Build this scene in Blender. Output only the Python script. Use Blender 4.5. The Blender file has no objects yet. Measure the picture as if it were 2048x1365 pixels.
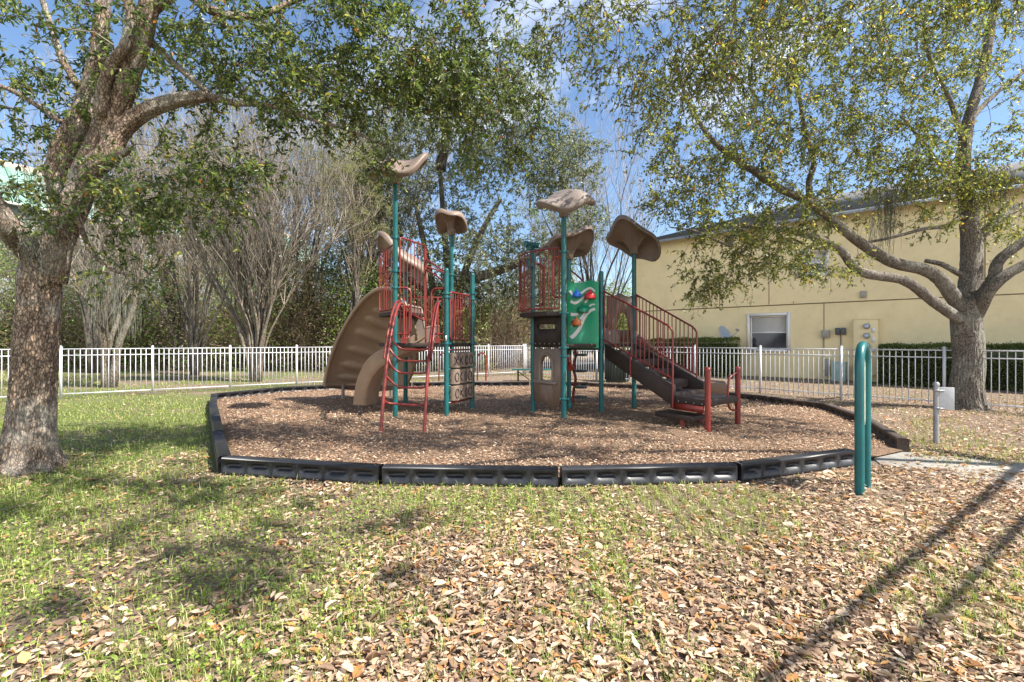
import bpy, math, random
import numpy as np
from mathutils import Vector
random.seed(7)
RNG = np.random.default_rng(11)
S = bpy.context.scene
C = S.collection
F, H = 967.0, 1.45          # focal length in photo pixels, eye height in metres
TAU = math.tau

def G(px, py, z=0.0):
    Y = F*(H-z)/(py-682.5); return np.array([(px-1024)/F*Y, Y, z])
def P(px, py, Y):
    return np.array([(px-1024)/F*Y, Y, H-(py-682.5)/F*Y])
def nrm(a):
    a = np.asarray(a, float); n = np.linalg.norm(a, axis=-1, keepdims=True); return a/np.maximum(n, 1e-9)

# ------------------------------------------------------------------ node materials
def new_mat(name):
    m = bpy.data.materials.new(name); m.use_nodes = True
    nt = m.node_tree; b = nt.nodes['Principled BSDF']; return m, nt, b
def ramp(nt, fac, stops):
    r = nt.nodes.new('ShaderNodeValToRGB'); e = r.color_ramp.elements
    while len(e) < len(stops): e.new(0.5)
    for i, (p, c) in enumerate(stops):
        e[i].position = p; e[i].color = (*c, 1) if len(c) == 3 else c
    nt.links.new(fac, r.inputs[0]); return r.outputs[0]
def coords(nt, scale=(1,1,1), geo=False):
    if geo: o = nt.nodes.new('ShaderNodeNewGeometry').outputs['Position']
    else: o = nt.nodes.new('ShaderNodeTexCoord').outputs['Object']
    mp = nt.nodes.new('ShaderNodeMapping'); mp.inputs['Scale'].default_value = scale
    nt.links.new(o, mp.inputs[0]); return mp.outputs[0]
def noise(nt, vec, scale, detail=4, rough=.6, dist=0):
    n = nt.nodes.new('ShaderNodeTexNoise'); n.inputs['Scale'].default_value = scale
    n.inputs['Detail'].default_value = detail; n.inputs['Roughness'].default_value = rough
    n.inputs['Distortion'].default_value = dist
    nt.links.new(vec, n.inputs['Vector']); return n.outputs['Fac']
def bump(nt, b, h, strength=.5, dist=.01, prev=None):
    n = nt.nodes.new('ShaderNodeBump'); n.inputs['Strength'].default_value = strength
    n.inputs['Distance'].default_value = dist; nt.links.new(h, n.inputs['Height'])
    if prev: nt.links.new(prev, n.inputs['Normal'])
    if b: nt.links.new(n.outputs[0], b.inputs['Normal'])
    return n.outputs[0]
def mixc(nt, f, a, b, mode='MIX'):
    n = nt.nodes.new('ShaderNodeMix'); n.data_type = 'RGBA'; n.blend_type = mode
    for s, v in ((0, f), (6, a), (7, b)):
        if isinstance(v, (int, float)): n.inputs[s].default_value = v
        elif isinstance(v, tuple): n.inputs[s].default_value = (*v, 1)
        else: nt.links.new(v, n.inputs[s])
    return n.outputs[2]
def plain(name, col, rough=.5, var=.18, scale=3, bmp=.15, bscale=60, metal=0, dirt=None, dirt_amt=.35):
    m, nt, b = new_mat(name); v = coords(nt, geo=True)
    n = noise(nt, v, scale, 5)
    lo = tuple(c*(1-var) for c in col); hi = tuple(min(1, c*(1+var)) for c in col)
    c = ramp(nt, n, [(.3, lo), (.7, hi)])
    if dirt:
        n2 = noise(nt, v, scale*3.1, 6, .7)
        f = ramp(nt, n2, [(.5, (0,0,0)), (.72, (dirt_amt,)*3)]); c = mixc(nt, f, c, dirt)
    nt.links.new(c, b.inputs['Base Color']); b.inputs['Roughness'].default_value = rough
    b.inputs['Metallic'].default_value = metal
    if bmp: bump(nt, b, noise(nt, v, bscale, 3), bmp, .004)
    return m
def leafmat(name, trans=.35, rough=.42, tint=1.0):
    m, nt, b = new_mat(name)
    a = nt.nodes.new('ShaderNodeAttribute'); a.attribute_name = 'col'
    nt.links.new(a.outputs['Color'], b.inputs['Base Color']); b.inputs['Roughness'].default_value = rough
    if trans:
        t = nt.nodes.new('ShaderNodeBsdfTranslucent'); mx = nt.nodes.new('ShaderNodeMixShader')
        mx.inputs[0].default_value = trans
        g = nt.nodes.new('ShaderNodeHueSaturation'); g.inputs['Value'].default_value = 1.5*tint
        g.inputs['Saturation'].default_value = 1.1
        nt.links.new(a.outputs['Color'], g.inputs['Color']); nt.links.new(g.outputs[0], t.inputs['Color'])
        nt.links.new(b.outputs[0], mx.inputs[1]); nt.links.new(t.outputs[0], mx.inputs[2])
        nt.links.new(mx.outputs[0], nt.nodes['Material Output'].inputs['Surface'])
    return m
def barkmat(name, lo, hi, lichen, amt=.5, sc=1.0):
    m, nt, b = new_mat(name)
    v = coords(nt, (1,1,.4), geo=True); v1 = coords(nt, geo=True)
    n = noise(nt, v, 22*sc, 8, .72, .6); big = noise(nt, v1, 2.2, 5, .6)
    vo = nt.nodes.new('ShaderNodeTexVoronoi'); vo.feature = 'DISTANCE_TO_EDGE'; vo.inputs['Scale'].default_value = 40*sc
    nw = nt.nodes.new('ShaderNodeTexNoise'); nw.inputs['Scale'].default_value = 14*sc; nw.inputs['Detail'].default_value = 4
    nt.links.new(v, nw.inputs['Vector'])
    add = nt.nodes.new('ShaderNodeVectorMath'); add.operation = 'MULTIPLY_ADD'; add.inputs[1].default_value = (.07,.07,.07)
    nt.links.new(nw.outputs['Color'], add.inputs[0]); nt.links.new(v, add.inputs[2]); nt.links.new(add.outputs[0], vo.inputs['Vector'])
    crack = ramp(nt, vo.outputs['Distance'], [(0, (0,0,0)), (.2, (1,1,1))])
    c = ramp(nt, n, [(.38, lo), (.6, hi)])
    cr = mixc(nt, crack, tuple(x*.3 for x in lo), c)
    f = ramp(nt, big, [(.48, (0,0,0)), (.62, (amt,)*3)])
    f2 = mixc(nt, 1.0, f, ramp(nt, n, [(.35, (.2,.2,.2)), (.6, (1,1,1))]), 'MULTIPLY')
    c2 = mixc(nt, f2, cr, lichen)
    nt.links.new(c2, b.inputs['Base Color']); b.inputs['Roughness'].default_value = .95
    p = bump(nt, None, crack, .5, .015); bump(nt, b, n, 1, .03, p)
    return m
M = {}
M['teal'] = plain('teal_paint', (.004,.1,.105), .36, .25, 4, .05, dirt=(.07,.12,.115), dirt_amt=.25)
M['red'] = plain('red_paint', (.18,.021,.015), .42, .25, 4, .05, dirt=(.1,.03,.025))
M['tan'] = plain('tan_plastic', (.2,.145,.11), .5, .14, 1.6, .25, 220, dirt=(.13,.09,.065), dirt_amt=.35)
M['tan_slide'] = plain('tan_slide_plastic', (.31,.21,.14), .45, .12, 1.6, .25, 220, dirt=(.15,.1,.07), dirt_amt=.3)
M['tan_light'] = plain('tan_grey_plastic', (.22,.175,.145), .55, .14, 2.5, .2, 200, dirt=(.2,.17,.14), dirt_amt=.4)
M['green'] = plain('green_plastic', (.0,.26,.12), .4, .12, 2, .06, 80)
M['white_p'] = plain('white_plastic', (.62,.62,.58), .5, .08)
M['brown'] = plain('dark_brown_coating', (.026,.015,.011), .65, .35, 5, .3, 120, dirt=(.065,.045,.034), dirt_amt=.45)
M['black'] = plain('black_plastic', (.014,.015,.019), .42, .4, 3, .25, 90, dirt=(.05,.05,.048), dirt_amt=.4)
M['fence'] = plain('white_aluminium', (.6,.61,.64), .4, .06, 6, 0)
M['stucco'] = plain('yellow_stucco', (.76,.64,.37), .85, .07, 1.2, .6, 38, dirt=(.6,.48,.25), dirt_amt=.4)
M['stucco_line'] = plain('stucco_joint', (.16,.12,.07), .9, .1)
M['trim'] = plain('white_trim', (.72,.72,.7), .5, .05)
M['glass'] = plain('dark_window_glass', (.03,.035,.045), .08, .2, 3, 0)
M['blind'] = plain('blind_slats', (.55,.54,.5), .6, .05)
M['grey'] = plain('galvanised_metal', (.3,.3,.3), .45, .2, 8, .1, metal=.4)
M['greybox'] = plain('grey_box', (.3,.29,.25), .5, .1)
M['darkbox'] = plain('dark_box', (.07,.075,.085), .4, .2)
M['blue'] = plain('blue_hold', (.01,.13,.55), .35, .1)
M['redhold'] = plain('red_hold', (.45,.02,.02), .35, .1)
M['orange'] = plain('orange_hold', (.6,.16,.04), .4, .1)
M['greenhold'] = plain('green_hold', (.0,.2,.1), .35, .1)
M['ink'] = plain('black_ink', (.012,.012,.012), .6, .1)
M['concrete'] = plain('concrete', (.3,.285,.25), .9, .15, 3, .4, 60, dirt=(.14,.12,.1), dirt_amt=.6)
M['asphalt'] = plain('asphalt', (.05,.05,.055), .9, .2, 5, .4, 80)
M['signgrey'] = plain('grey_sign_back', (.5,.5,.5), .5, .12, 6, 0, dirt=(.35,.34,.32))
M['fascia'] = plain('weathered_fascia', (.33,.35,.38), .6, .12)
M['sign'] = plain('cream_panel', (.6,.55,.4), .5, .2, 9, 0, dirt=(.35,.3,.2))
M['binmat'] = plain('bin_plastic', (.045,.06,.05), .5, .2)
M['bag'] = plain('plastic_bag', (.45,.5,.52), .25, .2, 14, .5, 30)
M['bluewall'] = plain('pale_blue_siding', (.27,.3,.33), .8, .06)
M['greenroof'] = plain('green_metal_roof', (.17,.3,.24), .6, .2)
M['tanroof'] = plain('tan_shingle', (.36,.3,.24), .9, .2, 8)
M['pedestal'] = plain('pale_green_box', (.3,.42,.38), .5, .1)
M['dish'] = plain('dish_grey', (.33,.38,.45), .4, .08)
# roof shingles
m, nt, b = new_mat('grey_shingles'); v = coords(nt, (1,1,1), geo=True)
n1 = noise(nt, v, 3, 6, .7); wv = nt.nodes.new('ShaderNodeTexWave'); wv.bands_direction = 'Z'
wv.inputs['Scale'].default_value = 2.6; wv.inputs['Distortion'].default_value = .6; nt.links.new(v, wv.inputs['Vector'])
c = mixc(nt, .45, ramp(nt, n1, [(.3,(.09,.085,.085)),(.7,(.17,.165,.16))]), ramp(nt, wv.outputs['Fac'], [(.0,(.06,.06,.06)),(.25,(.17,.165,.16))]))
nt.links.new(c, b.inputs['Base Color']); b.inputs['Roughness'].default_value = .95
bump(nt, b, wv.outputs['Fac'], .4, .02); M['shingle'] = m
M['leaf'] = leafmat('oak_leaf', .45, .38); M['litter'] = leafmat('dry_leaf', .12, .6); M['grassm'] = leafmat('grass_blade', .35, .5)
M['chip'] = leafmat('wood_chip', 0, .85); M['twig'] = leafmat('twig_bark', 0, .9); M['mossm'] = leafmat('moss_strand', .2, .9)
M['bark_left'] = barkmat('oak_bark', (.17,.115,.08), (.48,.35,.25), (.55,.57,.51), .42)
M['bark_right'] = barkmat('grey_oak_bark', (.12,.1,.08), (.36,.31,.25), (.42,.43,.35), .4, 1.25)
M['bark_pale'] = barkmat('smooth_pale_bark', (.13,.1,.07), (.32,.26,.19), (.33,.32,.28), .5, .8)
M['bark_dark'] = barkmat('dark_bark', (.06,.05,.04), (.17,.145,.115), (.25,.25,.2), .4)
# ground
def ground_mat():
    m, nt, b = new_mat('lawn_soil'); v = coords(nt, geo=True)
    a = noise(nt, v, 9, 8, .75); bb = noise(nt, v, .55, 5, .6); cc = noise(nt, v, 55, 4, .7)
    soil = ramp(nt, a, [(.3,(.06,.045,.033)), (.5,(.17,.12,.08)), (.68,(.3,.22,.16))])
    soil = mixc(nt, .5, soil, ramp(nt, cc, [(.35,(.07,.05,.035)), (.65,(.34,.25,.18))]))
    grass = ramp(nt, cc, [(.3,(.05,.06,.018)), (.7,(.19,.21,.06))])
    sp = nt.nodes.new('ShaderNodeSeparateXYZ'); nt.links.new(v, sp.inputs[0])
    x = nt.nodes.new('ShaderNodeMapRange'); x.inputs[1].default_value = -1; x.inputs[2].default_value = -5
    x.inputs[3].default_value = -.12; x.inputs[4].default_value = .16; nt.links.new(sp.outputs[0], x.inputs[0])
    ad = nt.nodes.new('ShaderNodeMath'); nt.links.new(bb, ad.inputs[0]); nt.links.new(x.outputs[0], ad.inputs[1])
    y2 = nt.nodes.new('ShaderNodeMapRange'); y2.inputs[1].default_value = 12; y2.inputs[2].default_value = 15; y2.inputs[3].default_value = 0; y2.inputs[4].default_value = -.13; nt.links.new(sp.outputs[1], y2.inputs[0])
    ad2 = nt.nodes.new('ShaderNodeMath'); nt.links.new(ad.outputs[0], ad2.inputs[0]); nt.links.new(y2.outputs[0], ad2.inputs[1])
    f = ramp(nt, ad2.outputs[0], [(.47,(0,0,0)), (.6,(1,1,1))])
    nt.links.new(mixc(nt, f, soil, grass), b.inputs['Base Color']); b.inputs['Roughness'].default_value = .95
    bump(nt, b, cc, .8, .03); return m
M['ground'] = ground_mat()
m, nt, b = new_mat('mulch'); v = coords(nt, geo=True)
a = noise(nt, v, 45, 8, .8, .5); c1 = noise(nt, v, 1.3, 4)
c = ramp(nt, a, [(.32,(.05,.028,.016)), (.5,(.2,.12,.07)), (.68,(.44,.3,.18))])
nt.links.new(mixc(nt, ramp(nt, c1, [(.4,(0,0,0)),(.7,(.3,.3,.3))]), c, (.15,.1,.07)), b.inputs['Base Color']); b.inputs['Roughness'].default_value = .95
bump(nt, b, a, 1, .03); M['mulch'] = m

# ------------------------------------------------------------------ mesh helpers
ORG = {}
def link(o, parent=None):
    C.objects.link(o)
    if parent is not None: o.parent = parent
    return o
def mesh_np(name, V, Fa, mat, parent=None, col=None, smooth=False, loc=None, label=None):
    """V (n,3) world; Fa list of arrays (k,m) with m corners each, or list of tuples."""
    V = np.asarray(V, float)
    if parent is not None: org = ORG[parent]
    elif loc is not None: org = np.asarray(loc, float)
    else: org = np.zeros(3)
    me = bpy.data.meshes.new(name)
    if isinstance(Fa, np.ndarray): Fa = [Fa]
    if len(Fa) and isinstance(Fa[0], np.ndarray):
        loops = np.concatenate([f.ravel() for f in Fa]); tot = np.concatenate([np.full(len(f), f.shape[1]) for f in Fa])
    else:
        loops = np.array([i for f in Fa for i in f]); tot = np.array([len(f) for f in Fa])
    start = np.concatenate([[0], np.cumsum(tot)[:-1]]).astype(np.int32)
    me.vertices.add(len(V)); me.vertices.foreach_set('co', (V-org).astype(np.float32).ravel())
    me.loops.add(len(loops)); me.loops.foreach_set('vertex_index', loops.astype(np.int32))
    me.polygons.add(len(tot)); me.polygons.foreach_set('loop_start', start)
    if smooth: me.polygons.foreach_set('use_smooth', np.ones(len(tot), bool))
    me.update(calc_edges=True); me.validate()
    if col is not None:
        at = me.attributes.new('col', 'FLOAT_COLOR', 'FACE')
        cc = np.ones((len(tot), 4), np.float32); cc[:, :3] = col; at.data.foreach_set('color', cc.ravel())
    me.materials.append(mat)
    o = bpy.data.objects.new(name, me)
    if parent is None: o.location = org
    ORG[o] = org
    if label: o['label'] = label
    return link(o, parent)
class MB:
    def __init__(s): s.v = []; s.f = []; s.n = 0
    def add(s, V, Fs):
        V = np.asarray(V, float); s.v.append(V)
        s.f += [tuple(i+s.n for i in f) for f in Fs]; s.n += len(V); return s
    def box(s, c, size, rz=0, ax=None):
        c = np.asarray(c, float); h = np.asarray(size, float)/2
        V = np.array([[x,y,z] for x in (-1,1) for y in (-1,1) for z in (-1,1)])*h
        if ax is None:
            cr, sr = math.cos(rz), math.sin(rz); R = np.array([[cr,sr,0],[-sr,cr,0],[0,0,1]])
        else: R = np.array(ax, float)
        return s.add(V@R+c, [(0,1,3,2),(4,6,7,5),(0,4,5,1),(2,3,7,6),(0,2,6,4),(1,5,7,3)])
    def seg(s, a, b, w, h):   # box bar from a to b (horizontal width w, height h)
        a = np.asarray(a, float); b = np.asarray(b, float); d = b-a; L = np.linalg.norm(d); d /= L
        sd = nrm(np.cross(d, [0,0,1])) if abs(d[2]) < .99 else np.array([1.,0,0]); u = np.cross(sd, d)
        return s.box((a+b)/2, (L, w, h), ax=[d, sd, u])
    def tube(s, pts, r, n=10, cap=True):
        pts = np.asarray(pts, float); k = len(pts); r = np.full(k, r) if np.isscalar(r) else np.asarray(r, float)
        T = nrm(np.gradient(pts, axis=0)); u = np.cross(T[0], [0,0,1.]); 
        if np.linalg.norm(u) < .1: u = np.cross(T[0], [1.,0,0])
        u = nrm(u); an = np.arange(n)/n*TAU; V = []
        for i in range(k):
            u = nrm(u-T[i]*np.dot(u, T[i])); w = np.cross(T[i], u)
            V.append(pts[i]+r[i]*(np.cos(an)[:,None]*u+np.sin(an)[:,None]*w))
        V = np.concatenate(V); Fs = [(i*n+j, i*n+(j+1)%n, (i+1)*n+(j+1)%n, (i+1)*n+j) for i in range(k-1) for j in range(n)]
        if cap: Fs += [tuple(range(n))[::-1], tuple((k-1)*n+j for j in range(n))]
        return s.add(V, Fs)
    def lathe(s, c, prof, n=20, ax=None):   # prof: (r, z) list round axis at c
        c = np.asarray(c, float); an = np.arange(n)/n*TAU
        R = np.eye(3) if ax is None else np.array(ax, float)
        V = np.concatenate([np.stack([r*np.cos(an), r*np.sin(an), np.full(n, z)], 1) for r, z in prof])@R+c
        k = len(prof)
        Fs = [(i*n+j, i*n+(j+1)%n, (i+1)*n+(j+1)%n, (i+1)*n+j) for i in range(k-1) for j in range(n)]
        return s.add(V, Fs+[tuple(range(n))[::-1], tuple((k-1)*n+j for j in range(n))])
    def prism(s, poly, z0, z1):
        n = len(poly); V = [(x,y,z0) for x,y in poly]+[(x,y,z1) for x,y in poly]
        return s.add(V, [tuple(range(n))[::-1], tuple(range(n,2*n))]+[(i,(i+1)%n,n+(i+1)%n,n+i) for i in range(n)])
    def grid(s, Pn, thick=0, nrmfn=None):   # Pn (a,b,3) surface, optional shell thickness
        a, b = Pn.shape[:2]; V = Pn.reshape(-1,3)
        q = [(i*b+j, i*b+j+1, (i+1)*b+j+1, (i+1)*b+j) for i in range(a-1) for j in range(b-1)]
        if not thick: return s.add(V, q)
        du = np.gradient(Pn, axis=0); dv = np.gradient(Pn, axis=1); N = nrm(np.cross(du, dv)).reshape(-1,3)
        N = nrm(N); o = len(V); W = V+N*thick
        Fs = q+[tuple(x+o for x in f[::-1]) for f in q]
        ed = [(i*b, (i+1)*b) for i in range(a-1)]+[((i+1)*b+b-1, i*b+b-1) for i in range(a-1)]+[(j+1, j) for j in range(b-1)]+[((a-1)*b+j, (a-1)*b+j+1) for j in range(b-1)]
        Fs += [(x, y, y+o, x+o) for x, y in ed]
        return s.add(np.concatenate([V, W]), Fs)
    def build(s, name, mat, parent=None, smooth=False, loc=None, label=None, bevel=0, auto=None):
        o = mesh_np(name, np.concatenate(s.v), s.f, mat, parent, None, smooth, loc, label)
        if bevel:
            bm = o.modifiers.new('bev', 'BEVEL'); bm.width = bevel; bm.segments = 2; bm.limit_method = 'ANGLE'
        if smooth and auto != 0:
            try: o.data.set_sharp_from_angle(angle=math.radians(auto or 45))
            except Exception: pass
        return o
def cr(pts, n=6):   # Catmull-Rom resample
    p = np.asarray(pts, float); p = np.vstack([2*p[0]-p[1], p, 2*p[-1]-p[-2]]); out = []
    for i in range(1, len(p)-2):
        for t in np.arange(n)/n:
            out.append(.5*((2*p[i])+(-p[i-1]+p[i+1])*t+(2*p[i-1]-5*p[i]+4*p[i+1]-p[i+2])*t*t+(-p[i-1]+3*p[i]-3*p[i+1]+p[i+2])*t**3))
    out.append(p[-2]); return np.array(out)
def thing(name, label, cat, loc, group=None):
    o = bpy.data.objects.new(name, None); loc = np.asarray(loc, float); o.location = loc; ORG[o] = loc
    o.empty_display_size = .2; C.objects.link(o); o['label'] = label; o['category'] = cat
    if group: o['group'] = group
    return o
def tag(o, label, cat, group=None):
    o['label'] = label; o['category'] = cat
    if group: o['group'] = group
    return o
def kind(o, k, label=None, cat=None):
    o['kind'] = k
    if label: o['label'] = label
    if cat: o['category'] = cat
    return o
def plate(parent_mb, O, ux, spans, thick, n=40):
    """vertical plate: O origin (3), ux horizontal unit dir, spans(s)-> list of (z0,z1), s in [0,W]; spans has .W"""
    W, fn = spans; ny = np.array([ux[1], -ux[0], 0]); 
    xs = np.linspace(0, W, n+1); eps = W*1e-4
    def cut(x0, x1):
        A, B = fn(x0), fn(x1); return list(zip(A, B)) if len(A) == len(B) else None
    for i in range(n):
        a, b = xs[i]+eps, xs[i+1]-eps; L = cut(a, b)
        if L is None:
            k = fn((a+b)/2); L = [(q, q) for q in k]
        for (a0, a1), (b0, b1) in L:
            V = []
            for s_ in (-.5, .5):
                for x, z in ((xs[i], a0), (xs[i], a1), (xs[i+1], b1), (xs[i+1], b0)):
                    V.append(O+ux*x+ny*thick*s_+np.array([0,0,z]))
            parent_mb.add(V, [(0,1,2,3)[::-1],(4,5,6,7),(1,2,6,5),(0,4,7,3),(0,1,5,4),(3,7,6,2)])

# value noise
_g = np.random.default_rng(5).random((64,64))
def vn(x, y, s):
    x = np.asarray(x)/s; y = np.asarray(y)/s; xi = np.floor(x).astype(int); yi = np.floor(y).astype(int)
    fx = x-xi; fy = y-yi; fx = fx*fx*(3-2*fx); fy = fy*fy*(3-2*fy)
    g = lambda a, b: _g[a % 64, b % 64]
    return (g(xi,yi)*(1-fx)+g(xi+1,yi)*fx)*(1-fy)+(g(xi,yi+1)*(1-fx)+g(xi+1,yi+1)*fx)*fy
def fbm(x, y, s): return .55*vn(x,y,s)+.3*vn(x+7.3,y-2.1,s/2.1)+.15*vn(x-3.7,y+9.2,s/4.3)

# ------------------------------------------------------------------ leaves, blades, twigs (vectorised)
def leaves(pos, d, up, L, W, bend=.15, fold=.0):
    n = len(pos); d = nrm(d); sd = nrm(np.cross(d, up)); nn = np.cross(sd, d)
    L = np.broadcast_to(L, n)[:,None]; W = np.broadcast_to(W, n)[:,None]; b = np.broadcast_to(bend, n)[:,None]; fold = np.broadcast_to(fold, n)[:,None]
    V = np.empty((n,6,3))
    V[:,0] = pos; V[:,1] = pos+d*L*.32+sd*W*.46+nn*L*(b*.8+fold); V[:,2] = pos+d*L*.7+sd*W*.4+nn*L*(b+fold)
    V[:,3] = pos+d*L+nn*L*b*.1; V[:,4] = pos+d*L*.7-sd*W*.4+nn*L*(b+fold); V[:,5] = pos+d*L*.32-sd*W*.46+nn*L*(b*.8+fold)
    i = np.arange(n)[:,None]*6
    return V.reshape(-1,3), np.concatenate([i+np.array([[0,1,2,3]]), i+np.array([[0,3,4,5]])], 1).reshape(-1,4)
def palette(rng, n, cols, w, jit=.18):
    k = rng.choice(len(cols), n, p=np.array(w)/sum(w)); c = np.array(cols)[k]
    return np.clip(c*(1+jit*rng.normal(size=(n,1))), .004, .95)
def prisms(A, B, ra, rb, n=3):
    d = nrm(B-A); ref = np.where(np.abs(d[:,2:3]) > .9, np.array([[1.,0,0]]), np.array([[0,0,1.]]))
    u = nrm(np.cross(d, ref)); w = np.cross(d, u); m = len(A)
    ra = np.broadcast_to(ra, m)[:,None]; rb = np.broadcast_to(rb, m)[:,None]; V = np.empty((m,2*n,3))
    for j in range(n):
        a = TAU*j/n; o = math.cos(a)*u+math.sin(a)*w; V[:,j] = A+o*ra; V[:,n+j] = B+o*rb
    i = np.arange(m)[:,None]*2*n
    Fq = np.concatenate([i+np.array([[j,(j+1)%n,n+(j+1)%n,n+j]]) for j in range(n)], 1).reshape(-1,4)
    return V.reshape(-1,3), Fq
def cat_mesh(chunks):
    V = []; Fq = []; n = 0
    for v, f in chunks: V.append(v); Fq.append(f+n); n += len(v)
    return np.concatenate(V), np.concatenate(Fq)
def unit(rng, n): return nrm(rng.normal(size=(n,3)))

OAK = ([(.07,.11,.035),(.11,.15,.045),(.17,.22,.055),(.28,.3,.07),(.38,.33,.08),(.42,.18,.05)], [30,34,22,9,3,1])
OAKY = ([(.09,.115,.038),(.15,.18,.048),(.25,.28,.065),(.37,.36,.085),(.5,.4,.1),(.48,.22,.06)], [26,32,23,12,5,1.5])

class Tree:
    """limbs given as polylines; small branches reach crown targets from the nearest limb node; twigs and leaves at their ends"""
    def __init__(s, name, label, base, bark, seed, cat='tree', group=None):
        s.rng = np.random.default_rng(seed); s.root = thing(name, label, cat, base, group); s.bark = bark
        s.rs = 1.0; s.N = []; s.D = []; s.R = []; s.mb = MB(); s.seg = []; s.lv = []; s.lc = []
    def limb(s, pts, r0, r1, n=14, rough=.06, flare=0, sub=8, bark=0):
        if bark: n, sub = 150, sub*5
        p = cr(pts, sub); k = len(p); t = np.linspace(0, 1, k); r = (r0+(r1-r0)*t**.8)*s.rs
        if flare: r = r*(1+flare*np.exp(-(p[:,2]-p[0,2])/.22))
        T = nrm(np.gradient(p, axis=0)); u = nrm(np.cross(T[0], [0.1,1.,0])); an = np.arange(n)/n*TAU; V = []
        ph = s.rng.random(4)*TAU
        for i in range(k):
            u = nrm(u-T[i]*np.dot(u, T[i])); w = np.cross(T[i], u)
            z = p[i,2]; e = 1+rough*(np.sin(3*an+ph[0]+z*1.7)+.7*np.sin(5*an+ph[1]-z*2.3)+.5*np.sin(z*6+an+ph[2]))+(0 if bark else rough*.6*s.rng.normal(size=n))
            if flare: e += .32*flare*np.exp(-(z-p[0,2])/.2)*(np.sin(5*an+ph[3])+.5*np.sin(9*an))
            if bark:   # vertical fissures and plates
                xx = np.cos(an)*r[i]*26; yy = np.sin(an)*r[i]*26; q_ = z*3.4
                f_ = abs(2*vn(xx+q_*.35+31, yy+q_, 1.)-1); f2 = abs(2*vn(xx*2.1+7-q_*.8, yy*2.1+q_*2+3, 1.)-1)
                e += bark/r[i]*(np.minimum(f_, .38)*2.2+.5*np.minimum(f2,.5)-.8)
            V.append(p[i]+(r[i]*e)[:,None]*(np.cos(an)[:,None]*u+np.sin(an)[:,None]*w))
        V = np.concatenate(V); Fs = [(i*n+j, i*n+(j+1)%n, (i+1)*n+(j+1)%n, (i+1)*n+j) for i in range(k-1) for j in range(n)]
        Fs += [tuple(range(n))[::-1], tuple((k-1)*n+j for j in range(n))]; s.mb.add(V, Fs)
        s.nodes(p, T, r, 0)
    def nodes(s, p, T, r, skip):
        s.N += list(p[skip:]); s.D += list(T[skip:]); s.R += list(r[skip:])
    def reach(s, targets, minz=1.2, droop=.12, rk=.009, start_min=None):
        tg = np.asarray(targets); N0 = np.array(s.N); ok = N0[:,2] > minz
        d0 = np.array([np.min(np.linalg.norm(N0[ok]-t, axis=1)) for t in tg]); tg = tg[np.argsort(d0)]
        cap = len(s.N)+len(tg)*14; N = np.zeros((cap,3)); D = np.zeros((cap,3)); R = np.zeros(cap); m = len(s.N)
        N[:m] = s.N; D[:m] = s.D; R[:m] = s.R; ends = []
        for t in tg:
            dd = np.linalg.norm(N[:m]-t, axis=1)+np.where(N[:m,2] < minz, 99, 0); j = int(np.argmin(dd)); L = dd[j]
            p0 = N[j]; c = p0+D[j]*L*.35+np.array([0,0,L*.14])+s.rng.normal(size=3)*L*.09
            k = int(min(12, max(3, L/.28))); u = np.linspace(0, 1, k+1)[:,None]
            p = (1-u)**2*p0+2*u*(1-u)*c+u*u*t; p[1:-1] += s.rng.normal(size=(k-1,3))*.02*min(L,1.5); p[:,2] -= droop*L*(u[:,0]**2)*0.3
            r0 = min(R[j]*.75, .007+rk*L); r = np.maximum(r0*(1-.75*u[:,0]), .0035)
            s.seg.append((p[:-1], p[1:], r[:-1], r[1:])); T = nrm(np.gradient(p, axis=0))
            N[m:m+k] = p[1:]; D[m:m+k] = T[1:]; R[m:m+k] = r[1:]; m += k; ends.append((p[-1], T[-1]))
        s.N = list(N[:m]); s.D = list(D[:m]); s.R = list(R[:m]); return np.array([e[0] for e in ends]), np.array([e[1] for e in ends])
    def twigs(s, p, d, per, length, nl, L, W, pal, droop=.25, spread=.9, r=.0032, leafy=1.0):
        n = len(p)*per; P0 = np.repeat(p, per, 0); d0 = nrm(np.repeat(d, per, 0)+spread*unit(s.rng, n)+np.array([0,0,-droop]))
        ln = length*(.55+.8*s.rng.random(n))[:,None]; mid = P0+d0*ln*.5+unit(s.rng,n)*ln*.06
        d1 = nrm(d0+np.array([0,0,-droop])+.35*unit(s.rng, n)); end = mid+d1*ln*.5
        s.seg.append((P0, mid, np.full(n, r), np.full(n, r*.8))); s.seg.append((mid, end, np.full(n, r*.8), np.full(n, r*.5)))
        if not nl: return end, d1
        keep = s.rng.random(n) < leafy; P0, mid, end, d1, d0 = P0[keep], mid[keep], end[keep], d1[keep], d0[keep]; n = len(P0)
        t = s.rng.random((n, nl))**.75; q = np.where(t[...,None] < .5, P0[:,None]+(mid-P0)[:,None]*2*t[...,None], mid[:,None]+(end-mid)[:,None]*(2*t[...,None]-1))
        dl = nrm(np.repeat(d1, nl, 0)*.6+unit(s.rng, n*nl)+np.array([0,0,-.15])); up = nrm(unit(s.rng, n*nl)*.8+np.array([0,0,.8]))
        sz = (.6+.6*s.rng.random(n*nl))
        v, f = leaves(q.reshape(-1,3), dl, up, L*sz, W*sz, .12*s.rng.normal(size=n*nl), .1)
        s.lv.append((v, f)); c = palette(s.rng, n*nl, *pal); s.lc.append(np.repeat(c, 2, 0))
        return end, d1
    def cloud(s, ells):
        out = []
        for (px, py, Y, rx, ry, rz, k) in ells:
            c = P(px, py, Y); q = unit(s.rng, k)*(s.rng.random((k,1))**.42); out.append(c+q*np.array([rx, ry, rz]))
        return np.concatenate(out)
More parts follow.
